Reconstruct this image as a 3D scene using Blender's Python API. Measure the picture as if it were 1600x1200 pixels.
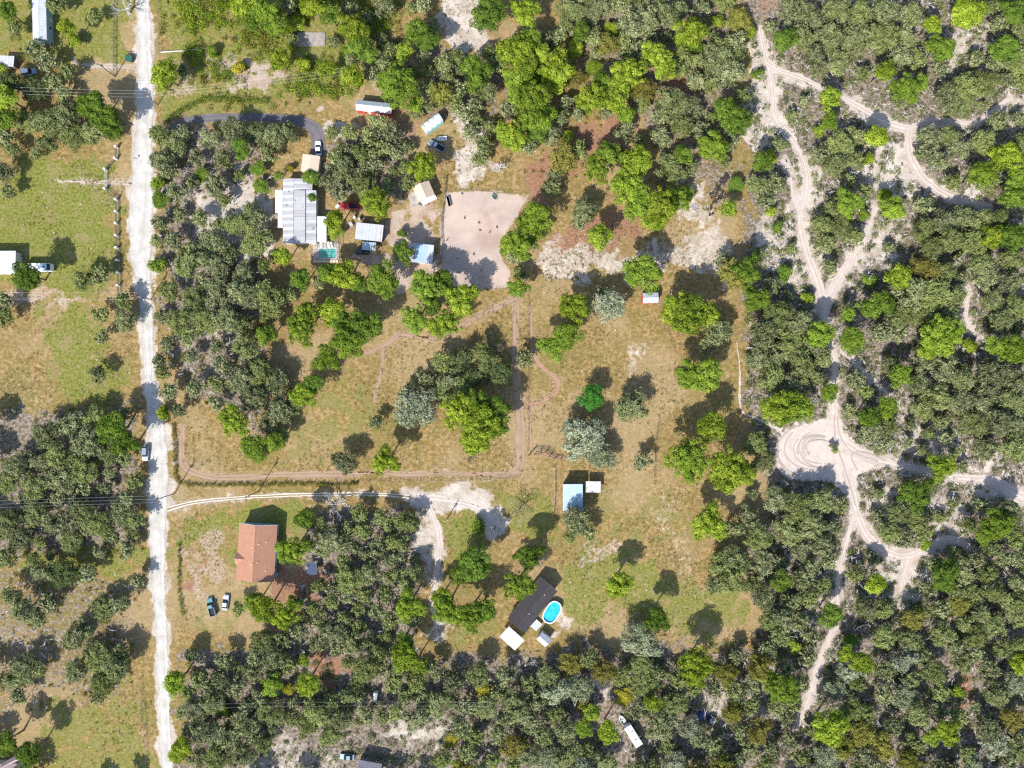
import bpy, math, random
import numpy as np
from mathutils import Vector, Matrix
rng = np.random.default_rng(7)
random.seed(7)
R_ = math.radians
for o in list(bpy.data.objects): bpy.data.objects.remove(o)
scene = bpy.context.scene
COL = scene.collection
# ------------------------------------------------------------------ camera, sky, sun, exposure
CAM_H = 215.0                       # metres above the ground; 1 photo pixel = 0.2 m on the ground
MPP = 0.2
cam = bpy.data.cameras.new('camera'); co = bpy.data.objects.new('camera', cam); COL.objects.link(co)
co.location = (0, 0, CAM_H); co.rotation_euler = (0, 0, 0)
cam.sensor_fit = 'HORIZONTAL'; cam.sensor_width = 36.0
cam.lens = 36.0 * CAM_H / (1600 * MPP)
cam.clip_start = 1.0; cam.clip_end = 6000
scene.camera = co
SUN_EL = 42.0; SH = (math.sin(R_(31)), math.cos(R_(31)))     # shadows fall up and to the right
world = bpy.data.worlds.new('World'); scene.world = world; world.use_nodes = True
wn = world.node_tree; wn.nodes.clear()
sky = wn.nodes.new('ShaderNodeTexSky'); sky.sky_type = 'NISHITA'; sky.sun_disc = False
sky.sun_elevation = R_(SUN_EL); sky.sun_rotation = R_(211)
bg = wn.nodes.new('ShaderNodeBackground'); bg.inputs[1].default_value = 0.15
wo = wn.nodes.new('ShaderNodeOutputWorld')
wn.links.new(sky.outputs[0], bg.inputs[0]); wn.links.new(bg.outputs[0], wo.inputs[0])
sun = bpy.data.lights.new('sun', 'SUN'); so = bpy.data.objects.new('sun', sun); COL.objects.link(so)
sun.energy = 4.8; sun.angle = R_(0.5); sun.color = (1.0, 0.955, 0.88)
ce = math.cos(R_(SUN_EL))
so.rotation_euler = Vector((SH[0]*ce, SH[1]*ce, -math.sin(R_(SUN_EL)))).to_track_quat('-Z', 'Y').to_euler()
so.location = (-80, -140, 160)
scene.view_settings.view_transform = 'Standard'; scene.view_settings.look = 'None'
scene.view_settings.exposure = 0.76; scene.view_settings.gamma = 1.0
scene.view_settings.use_curve_mapping = False
scene.render.engine = 'CYCLES'
scene.cycles.max_bounces = 5; scene.cycles.diffuse_bounces = 3; scene.cycles.transmission_bounces = 3
scene.cycles.transparent_max_bounces = 4
scene.cycles.filter_width = 1.3; scene.cycles.use_denoising = False

# ------------------------------------------------------------------ helpers
def P(x, y, z=0.0):
    """photo pixel (1600 x 1200) of a point at height z -> world x, y"""
    k = (CAM_H - z) / CAM_H * MPP
    return ((x - 800) * k, (600 - y) * k)

def mesh_np(name, V, F, mats=(), attrs=None, smooth=False):
    V = np.asarray(V, dtype=np.float32); F = np.asarray(F, dtype=np.int32)
    me = bpy.data.meshes.new(name); n = F.shape[1]
    me.vertices.add(len(V)); me.vertices.foreach_set('co', V.ravel())
    me.loops.add(F.size); me.loops.foreach_set('vertex_index', F.ravel())
    me.polygons.add(len(F))
    me.polygons.foreach_set('loop_start', np.arange(0, F.size, n, dtype=np.int32))
    me.polygons.foreach_set('use_smooth', np.full(len(F), smooth))
    me.update(calc_edges=True)
    for (an, dom, data) in (attrs or []):
        a = me.attributes.new(an, 'FLOAT', dom); a.data.foreach_set('value', np.asarray(data, dtype=np.float32))
    for m in mats: me.materials.append(m)
    return me

def link(name, me, parent=None, loc=None, rz=0.0):
    o = bpy.data.objects.new(name, me); COL.objects.link(o)
    if parent: o.parent = parent
    if loc is not None: o.location = loc
    if rz: o.rotation_euler = (0, 0, rz)
    return o

def tag(o, label=None, cat=None, group=None, kind=None):
    if label: o['label'] = label
    if cat: o['category'] = cat
    if group: o['group'] = group
    if kind: o['kind'] = kind
    return o

def empty(name, loc, rz=0.0, label=None, cat=None, group=None):
    o = bpy.data.objects.new(name, None); COL.objects.link(o)
    o.location = (loc[0], loc[1], loc[2] if len(loc) > 2 else 0.0); o.rotation_euler = (0, 0, rz)
    o.empty_display_size = 0.5
    return tag(o, label, cat, group)

def copy_tree(o, parent=None):
    c = o.copy(); COL.objects.link(c)
    if parent: c.parent = parent
    for ch in list(o.children): copy_tree(ch, c)
    return c

class MB:
    def __init__(s): s.V = []; s.F = []
    def add(s, V, F):
        b = len(s.V); s.V += [tuple(v) for v in V]; s.F += [tuple(i + b for i in f) for f in F]; return s
    def box(s, x0, y0, z0, x1, y1, z1):
        return s.add([(x0,y0,z0),(x1,y0,z0),(x1,y1,z0),(x0,y1,z0),(x0,y0,z1),(x1,y0,z1),(x1,y1,z1),(x0,y1,z1)],
                     [(3,2,1,0),(4,5,6,7),(0,1,5,4),(1,2,6,5),(2,3,7,6),(3,0,4,7)])
    def bar(s, a, b, w, h=None):
        a = Vector(a); b = Vector(b); d = (b - a).normalized()
        u = d.cross(Vector((0,0,1)));
        if u.length < 1e-4: u = Vector((1,0,0))
        u.normalize(); v = d.cross(u).normalized(); h = h or w
        q = []
        for p in (a, b):
            for (i, j) in ((-1,-1),(1,-1),(1,1),(-1,1)): q.append(p + u*(i*w/2) + v*(j*h/2))
        return s.add(q, [(0,1,2,3),(7,6,5,4),(0,4,5,1),(1,5,6,2),(2,6,7,3),(3,7,4,0)])
    def tube(s, pts, radii, n=6):
        b = len(s.V); pts = [Vector(p) for p in pts]
        for i, p in enumerate(pts):
            d = (pts[min(i+1, len(pts)-1)] - pts[max(i-1, 0)]).normalized()
            u = d.cross(Vector((0.31, 0.17, 0.93)));
            if u.length < 1e-3: u = d.cross(Vector((1,0,0)))
            u.normalize(); v = d.cross(u)
            for k in range(n):
                a = 2*math.pi*k/n; s.V.append(tuple(p + (u*math.cos(a) + v*math.sin(a))*radii[i]))
        for i in range(len(pts)-1):
            for k in range(n):
                s.F.append((b+i*n+k, b+i*n+(k+1)%n, b+(i+1)*n+(k+1)%n, b+(i+1)*n+k))
        s.F.append(tuple(b+(len(pts)-1)*n+k for k in range(n))); s.F.append(tuple(b+k for k in reversed(range(n))))
        return s
    def lathe(s, prof, n=16, sx=1.0, sy=1.0, cx=0.0, cy=0.0):
        b = len(s.V)
        for (r, z) in prof:
            for k in range(n):
                a = 2*math.pi*k/n; s.V.append((cx + math.cos(a)*r*sx, cy + math.sin(a)*r*sy, z))
        for i in range(len(prof)-1):
            for k in range(n):
                s.F.append((b+i*n+k, b+i*n+(k+1)%n, b+(i+1)*n+(k+1)%n, b+(i+1)*n+k))
        return s
    def mesh(s, name, mat, smooth=False):
        me = bpy.data.meshes.new(name); me.from_pydata(s.V, [], s.F); me.update()
        if mat: me.materials.append(mat)
        if smooth: me.polygons.foreach_set('use_smooth', [True]*len(me.polygons))
        return me
    def build(s, name, mat, parent=None, smooth=False, loc=None, rz=0.0):
        return link(name, s.mesh(name, mat, smooth), parent, loc, rz)

# ------------------------------------------------------------------ materials
def nt(name):
    m = bpy.data.materials.new(name); m.use_nodes = True
    m.node_tree.nodes.clear(); return m, m.node_tree
def N(t, kind, **kw):
    n = t.nodes.new('ShaderNode' + kind)
    for k, v in kw.items():
        if k == 'ins':
            for i, val in v.items(): n.inputs[i].default_value = val
        else: setattr(n, k, v)
    return n
def noise(t, vec, scale, detail=4, rough=0.6, off=(0,0,0)):
    mp = N(t, 'Mapping', ins={'Location': off}); t.links.new(vec, mp.inputs[0])
    n = N(t, 'TexNoise', ins={'Scale': scale, 'Detail': detail, 'Roughness': rough}); t.links.new(mp.outputs[0], n.inputs['Vector'])
    return n.outputs['Fac']
def mix(t, fac, a, b):
    m = N(t, 'Mix', data_type='RGBA')
    for s, v in ((m.inputs[0], fac), (m.inputs[6], a), (m.inputs[7], b)):
        if isinstance(v, bpy.types.NodeSocket): t.links.new(v, s)
        elif isinstance(v, (tuple, list)): s.default_value = (*v, 1.0)
        else: s.default_value = v
    return m.outputs[2]
def mth(t, op, a, b=0.0, c=0.0):
    m = N(t, 'Math', operation=op)
    for i, v in enumerate((a, b, c)):
        if isinstance(v, bpy.types.NodeSocket): t.links.new(v, m.inputs[i])
        else: m.inputs[i].default_value = v
    return m.outputs[0]
def mapr(t, v, a, b, c=0.0, d=1.0, smooth=True):
    m = N(t, 'MapRange', interpolation_type='SMOOTHSTEP' if smooth else 'LINEAR', ins={1: a, 2: b, 3: c, 4: d}); t.links.new(v, m.inputs[0]); return m.outputs[0]
def finish(t, col, rough=0.85, spec=0.2, bump=None, bdist=0.05, metal=0.0):
    b = N(t, 'BsdfPrincipled'); o = N(t, 'OutputMaterial')
    if isinstance(col, bpy.types.NodeSocket): t.links.new(col, b.inputs['Base Color'])
    else: b.inputs['Base Color'].default_value = (*col, 1)
    b.inputs['Roughness'].default_value = rough; b.inputs['Specular IOR Level'].default_value = spec; b.inputs['Metallic'].default_value = metal
    if bump is not None:
        bn = N(t, 'Bump', ins={'Strength': 0.7, 'Distance': bdist}); t.links.new(bump, bn.inputs['Height']); t.links.new(bn.outputs[0], b.inputs['Normal'])
    t.links.new(b.outputs[0], o.inputs[0]); return b

def surf(name, c, c2=None, scale=2.0, rough=0.7, spec=0.3, metal=0.0, detail=6, lo=0.35, hi=0.65, bd=0.02):
    m, t = nt(name); g = N(t, 'TexCoord').outputs['Object']
    f = noise(t, g, scale, detail)
    c2 = c2 or tuple(v*0.75 for v in c)
    col = mix(t, mapr(t, f, lo, hi), c, c2)
    finish(t, col, rough, spec, f, bd, metal); return m

def ribbed(name, c, c2, period=0.6, axis=0, rough=0.5, stain=(0.30,0.25,0.20), stain_amt=0.35):
    """sheet metal with raised ribs, streaks and stains"""
    m, t = nt(name); g = N(t, 'TexCoord').outputs['Object']
    sp = N(t, 'SeparateXYZ'); t.links.new(g, sp.inputs[0])
    w = mth(t, 'FRACT', mth(t, 'DIVIDE', sp.outputs[axis], period))
    rib = mapr(t, mth(t, 'ABSOLUTE', mth(t, 'SUBTRACT', w, 0.5)), 0.40, 0.49)
    st = N(t, 'Mapping', ins={'Scale': (3.0, 0.3, 1) if axis == 0 else (0.3, 3.0, 1)}); t.links.new(g, st.inputs[0])
    n1 = noise(t, st.outputs[0], 1.3, 6); n2 = noise(t, g, 0.5, 5, off=(3,9,1))
    col = mix(t, mapr(t, n1, 0.35, 0.7), c, c2)
    col = mix(t, mth(t, 'MULTIPLY', mapr(t, n2, 0.5, 0.75), stain_amt), col, stain)
    col = mix(t, mth(t, 'MULTIPLY', rib, 0.35), col, tuple(v*0.6 for v in c2))
    finish(t, col, rough, 0.4, rib, 0.03); return m

def shingle(name, c, c2):
    m, t = nt(name); g = N(t, 'TexCoord').outputs['Object']
    br = N(t, 'TexBrick', ins={'Scale': 1.0, 'Mortar Size': 0.02, 'Brick Width': 0.9, 'Row Height': 0.35, 'Color1': (*c,1), 'Color2': (*c2,1), 'Mortar': (*[v*0.6 for v in c2],1)})
    mp = N(t, 'Mapping', ins={'Rotation': (0,0,0)}); t.links.new(g, mp.inputs[0]); t.links.new(mp.outputs[0], br.inputs[0])
    n = noise(t, g, 0.6, 6); col = mix(t, mth(t, 'MULTIPLY', mapr(t, n, 0.4, 0.7), 0.4), br.outputs[0], tuple(v*0.7 for v in c))
    finish(t, col, 0.9, 0.1, noise(t, g, 6, 3), 0.02); return m

def foliage(name, ca, cb, cc, transl=0.32, jit=0.75):
    m, t = nt(name)
    at = N(t, 'Attribute', attribute_name='rnd'); oi = N(t, 'ObjectInfo')
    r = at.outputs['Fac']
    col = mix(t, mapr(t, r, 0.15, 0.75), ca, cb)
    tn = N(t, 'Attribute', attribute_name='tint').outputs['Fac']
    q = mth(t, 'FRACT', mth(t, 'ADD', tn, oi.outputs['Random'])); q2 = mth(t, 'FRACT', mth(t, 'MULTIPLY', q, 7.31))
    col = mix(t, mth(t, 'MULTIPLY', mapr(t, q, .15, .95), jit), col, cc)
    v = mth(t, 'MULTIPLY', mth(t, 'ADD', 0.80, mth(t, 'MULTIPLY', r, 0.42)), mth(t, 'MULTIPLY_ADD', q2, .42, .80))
    h = N(t, 'HueSaturation'); t.links.new(v, h.inputs['Value']); t.links.new(col, h.inputs['Color'])
    d = N(t, 'BsdfDiffuse'); tr = N(t, 'BsdfTranslucent'); ms = N(t, 'MixShader', ins={0: transl}); o = N(t, 'OutputMaterial')
    t.links.new(h.outputs[0], d.inputs[0]); t.links.new(h.outputs[0], tr.inputs[0])
    t.links.new(d.outputs[0], ms.inputs[1]); t.links.new(tr.outputs[0], ms.inputs[2]); t.links.new(ms.outputs[0], o.inputs[0])
    return m

FOL = {
 'P': foliage('pine_needles',  (0.13,0.20,0.014), (0.29,0.35,0.042), (0.15,0.235,0.035)),
 'G': foliage('green_leaves',  (0.070,0.130,0.018), (0.165,0.230,0.035), (0.11,0.18,0.03)),
 'E': foliage('emerald_leaves',(0.04,0.14,0.022), (0.08,0.22,0.03), (0.05,0.16,0.03)),
 'O': foliage('oak_leaves',    (0.082,0.104,0.042), (0.285,0.300,0.155), (0.19,0.225,0.065), .25),
 'F': foliage('pale_oak_leaves',(0.15,0.175,0.105), (0.34,0.36,0.24), (0.25,0.28,0.15), .2),
 'Y': foliage('olive_leaves',  (0.14,0.155,0.03), (0.27,0.265,0.06), (0.21,0.18,0.05)),
 'D': foliage('dark_leaves',   (0.06,0.09,0.03), (0.17,0.205,0.085), (0.11,0.14,0.05)),  # darker oak leaves; shade of the groves is partly put into this colour
 'A': foliage('yellow_leaves', (0.23,0.22,0.025), (0.34,0.30,0.04), (0.26,0.25,0.03)),
}
BARK = surf('bark', (0.44,0.41,0.37), (0.28,0.25,0.22), 3.0, 0.9, 0.1)
PBARK = surf('pine_bark', (0.20,0.14,0.10), (0.11,0.08,0.06), 3.0, 0.9, 0.1)
DRYB = surf('dry_branches', (0.20,0.17,0.12), (0.12,0.10,0.07), 3.0, 0.9, 0.1)
DEADW = surf('dead_wood', (0.52,0.49,0.47), (0.38,0.35,0.33), 3.0, 0.9, 0.1)
WHITE = surf('white_paint', (0.78,0.78,0.77), (0.68,0.67,0.65), 1.2, 0.5)
GLASS = surf('dark_glass', (0.02,0.025,0.03), (0.03,0.035,0.045), 2.0, 0.08, 0.6)
BLACK = surf('black_rubber', (0.018,0.018,0.02), (0.03,0.03,0.03), 6.0, 0.8)
WOOD = surf('weathered_wood', (0.20,0.15,0.12), (0.10,0.08,0.07), 4.0, 0.85)
STEEL = surf('grey_steel', (0.42,0.43,0.44), (0.32,0.33,0.34), 3.0, 0.4)
CONC = surf('concrete', (0.40,0.36,0.33), (0.26,0.24,0.22), 0.8, 0.9)
TEAL = surf('teal_siding', (0.28,0.38,0.40), (0.20,0.28,0.30), 2.0, 0.6)
CREAM = surf('cream_siding', (0.55,0.50,0.42), (0.46,0.42,0.36), 2.0, 0.7)
REDP = surf('red_paint', (0.50,0.05,0.05), (0.40,0.04,0.04), 2.0, 0.5)
DARKM = surf('dark_metal', (0.05,0.07,0.07), (0.08,0.10,0.10), 3.0, 0.5)
GREENB = surf('green_bin_paint', (0.02,0.10,0.08), (0.015,0.07,0.06), 3.0, 0.5)
BLUET = surf('blue_tarp', (0.05,0.10,0.26), (0.03,0.06,0.17), 3.0, 0.5)
NAVY = surf('navy_roofing', (0.05,0.07,0.14), (0.04,0.05,0.09), 3.0, 0.6)

# ------------------------------------------------------------------ roads and paths in photo pixels
ROAD = [(224,-40,9),(224,0,9),(226,60,10),(227,100,10.5),(227,135,13),(226,180,13),(224,240,15),(222,300,18),(220,350,19),(221,400,17),(225,440,11.5),(229,500,9.5),(233,560,8.5),(236,610,9),(243,660,12),(248,710,14.5),(248,760,15),(246,800,14.5),(246,850,13),(247,890,11),(249,940,9.5),(252,1000,9),(256,1100,9.5),(260,1200,9),(262,1250,9)]
TRACKS = {
 'main':  [(1186,40,5),(1192,75,6),(1202,110,7),(1208,150,6.5),(1212,185,7),(1236,215,7),(1254,245,6),(1262,280,6),(1258,310,6.5),(1250,335,7.5),(1252,365,8),(1264,405,9),(1280,450,10),(1288,490,9),(1294,520,6),(1304,560,6.5),(1303,610,7),(1302,655,12)],
 'twin':  [(1228,248,3),(1236,285,4),(1242,315,5),(1250,335,6)],
 'upper': [(1200,98,5),(1222,112,6),(1255,124,6),(1290,140,5),(1322,156,6),(1370,184,8),(1412,200,9),(1428,197,7),(1450,187,6),(1490,190,5),(1520,193,5),(1548,176,6),(1582,152,6)],
 'stem':  [(1420,202,7),(1419,230,8),(1428,258,10),(1448,284,9),(1482,308,8),(1520,316,7),(1552,323,4)],
 'spur':  [(1370,322,4),(1360,350,5),(1340,392,7),(1318,425,9),(1300,455,11),(1288,490,9)],
 'east':  [(1320,695,15),(1350,712,11),(1385,722,8),(1440,735,7),(1500,747,8),(1545,751,11),(1580,768,12),(1640,800,10)],
 'loop':  [(1322,735,12),(1332,775,9),(1343,815,9),(1362,846,10),(1392,866,10),(1422,870,10),(1448,858,9),(1476,843,8),(1500,846,7),(1518,857,5)],
 'south': [(1335,805,6),(1322,850,5),(1312,890,5),(1308,945,5),],
 'south_end': [(1306,975,6),(1290,1012,7),(1276,1050,7),(1266,1085,8),(1256,1112,5),(1243,1138,4)],
 'west':  [(1152,535,1.6),(1156,580,1.8),(1158,640,2),(1185,655,3),(1222,672,7)],
 'tail':  [(1420,874,8),(1412,900,6),(1408,925,5)],
 'thin':  [(1312,548,3),(1345,575,3.5),(1375,604,3.5),(1408,640,2.5)],
 'strip': [(1515,455,4),(1509,485,5),(1514,508,5),(1528,530,3)],
}
CLEARING = [(1222,674),(1250,668),(1280,655),(1312,655),(1322,675),(1345,700),(1375,716),(1368,728),(1340,742),(1338,772),(1320,770),(1296,752),(1258,752),(1232,748),(1214,728),(1212,700)]
LOT = [(696,304),(720,299),(760,300),(792,305),(819,305),(812,330),(796,352),(782,380),(784,410),(798,425),(792,448),(750,451),(712,444),(690,432),(688,400),(691,360)]
DRIVE = [(268,200,5),(300,187,6),(350,183,6),(400,183,6),(440,185,7),(470,189,8),(490,200,10),(497,216,11),(496,244,10)]
SANDY = [(258,797,5),(300,786,3.5),(360,779,3.2),(450,774,3.2),(560,772,3.5),(600,773,3.8),(640,776,4.5)]
SANDY3 = [(632,775,4),(660,778,7),(700,782,6),(732,788,5),(758,800,5),(773,818,4.5),(768,836,2.5)]
SANDY2 = [(664,782,6),(680,815,5),(686,850,5),(682,900,4),(676,950,4),(688,1000,3)]
TRAILS = [
 [(822,456,5),(780,478,6),(740,497,6),(700,525,5),(660,527,4),(630,522,5.5),(600,538,4),(560,556,4)],
 [(600,545,2.5),(598,575,2.5),(590,605,2.5),(584,628,2)],
 [(283,665,5),(284,715,6),(294,735,7),(330,746,5.5),(380,747,6),(420,743,4.5),(520,741,6),(580,738,3.5),(640,741,4.5),(700,739,3),(760,742,4.5),(806,736,6),(813,700,9),(811,640,7.5),(806,560,6),(806,470,5)],
 [(828,478,2.5),(832,540,2.5),(838,562,3.4),(852,578,3.4),(868,590,3.6),(873,603,3.6),(866,617,3.6),(845,627,3.4),(826,634,4),(830,655,3),(829,700,2.5)],
 [(836,706,2.5),(860,711,2.5),(885,716,2.5),(910,714,2)],
]
SPURS = [[(212,105,4),(180,104,3.5),(140,103,3),(112,95,2)], [(206,287,4),(165,286,3),(120,283,2.5),(90,284,2)]]

def dens(line, step=0.45):
    """polyline (x, y, halfwidth in px) -> smooth dense list of world points (x, y, halfwidth m)"""
    a = np.array(line, dtype=float); n = len(a); pts = []
    for i in range(n-1):
        p0, p1, p2, p3 = a[max(i-1,0)], a[i], a[i+1], a[min(i+2,n-1)]
        k = max(2, int(np.hypot(*(p2-p1)[:2])*MPP/step))
        for j in range(k):
            t = j/k
            pts.append(0.5*((2*p1)+(-p0+p2)*t+(2*p0-5*p1+4*p2-p3)*t*t+(-p0+3*p1-3*p2+p3)*t**3))
    pts.append(a[-1]); q = np.array(pts)
    return np.stack([(q[:,0]-800)*MPP, (600-q[:,1])*MPP, q[:,2]*MPP], 1)

def strip(name, line, mat, z, rag=0.25, label=None, parent=None):
    q = dens(line); n = len(q)
    d = np.gradient(q[:,:2], axis=0); d /= np.linalg.norm(d, axis=1)[:,None]+1e-9
    nrm = np.stack([-d[:,1], d[:,0]], 1)
    s = np.concatenate([[0], np.cumsum(np.linalg.norm(np.diff(q[:,:2], axis=0), axis=1))])
    cols = [-1, -0.72, -0.4, 0, 0.4, 0.72, 1]
    def wob(k, amp): 
        w = rng.normal(0, 1, n); 
        sm = np.convolve(np.pad(rng.normal(0,1,n), 8, mode='edge'), np.ones(9)/3, 'same')[8:-8]
        return amp*(0.5*w + 0.8*sm)
    V = []; A = []; eL = wob(0, rag); eR = wob(1, rag)
    for c in cols:
        e = (eL if c < 0 else eR)*abs(c)**3
        off = c*q[:,2] + np.sign(c)*e if c else np.zeros(n)
        V.append(np.concatenate([q[:,:2] + nrm*off[:,None], np.full((n,1), z)], 1)); A.append(np.full(n, c))
    V = np.stack(V, 1).reshape(-1,3); A = np.stack(A, 1).ravel(); m = len(cols)
    i = np.arange(n-1)[:,None]*m + np.arange(m-1)[None,:]
    F = np.stack([i, i+1, i+m+1, i+m], -1).reshape(-1,4)[:, ::-1]
    S = np.repeat(s, m)
    o = link(name, mesh_np(name, V, F, [mat], [('across','POINT',A), ('along','POINT',S)]), parent)
    return tag(o, kind='structure')

# distance of px points to polylines / inside polygons
def pdist(X, Y, line):
    D = np.full(X.shape, 1e9)
    for (a, b) in zip(line[:-1], line[1:]):
        ax, ay = a[0], a[1]; dx, dy = b[0]-ax, b[1]-ay; L = dx*dx+dy*dy+1e-9
        t = np.clip(((X-ax)*dx+(Y-ay)*dy)/L, 0, 1)
        w = (a[2] + t*(b[2]-a[2])) if len(a) > 2 else 0
        D = np.minimum(D, np.hypot(X-ax-t*dx, Y-ay-t*dy) - w)
    return D
def sdf(X, Y, poly):
    ins = np.zeros(X.shape, bool); pl = list(poly)
    for (a, b) in zip(pl, pl[1:]+pl[:1]):
        c = ((a[1] > Y) != (b[1] > Y)) & (X < (b[0]-a[0])*(Y-a[1])/((b[1]-a[1]) or 1e-9)+a[0]); ins ^= c
    d = pdist(X, Y, [(p[0],p[1]) for p in pl+pl[:1]])
    return np.where(ins, -d, d)

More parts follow.
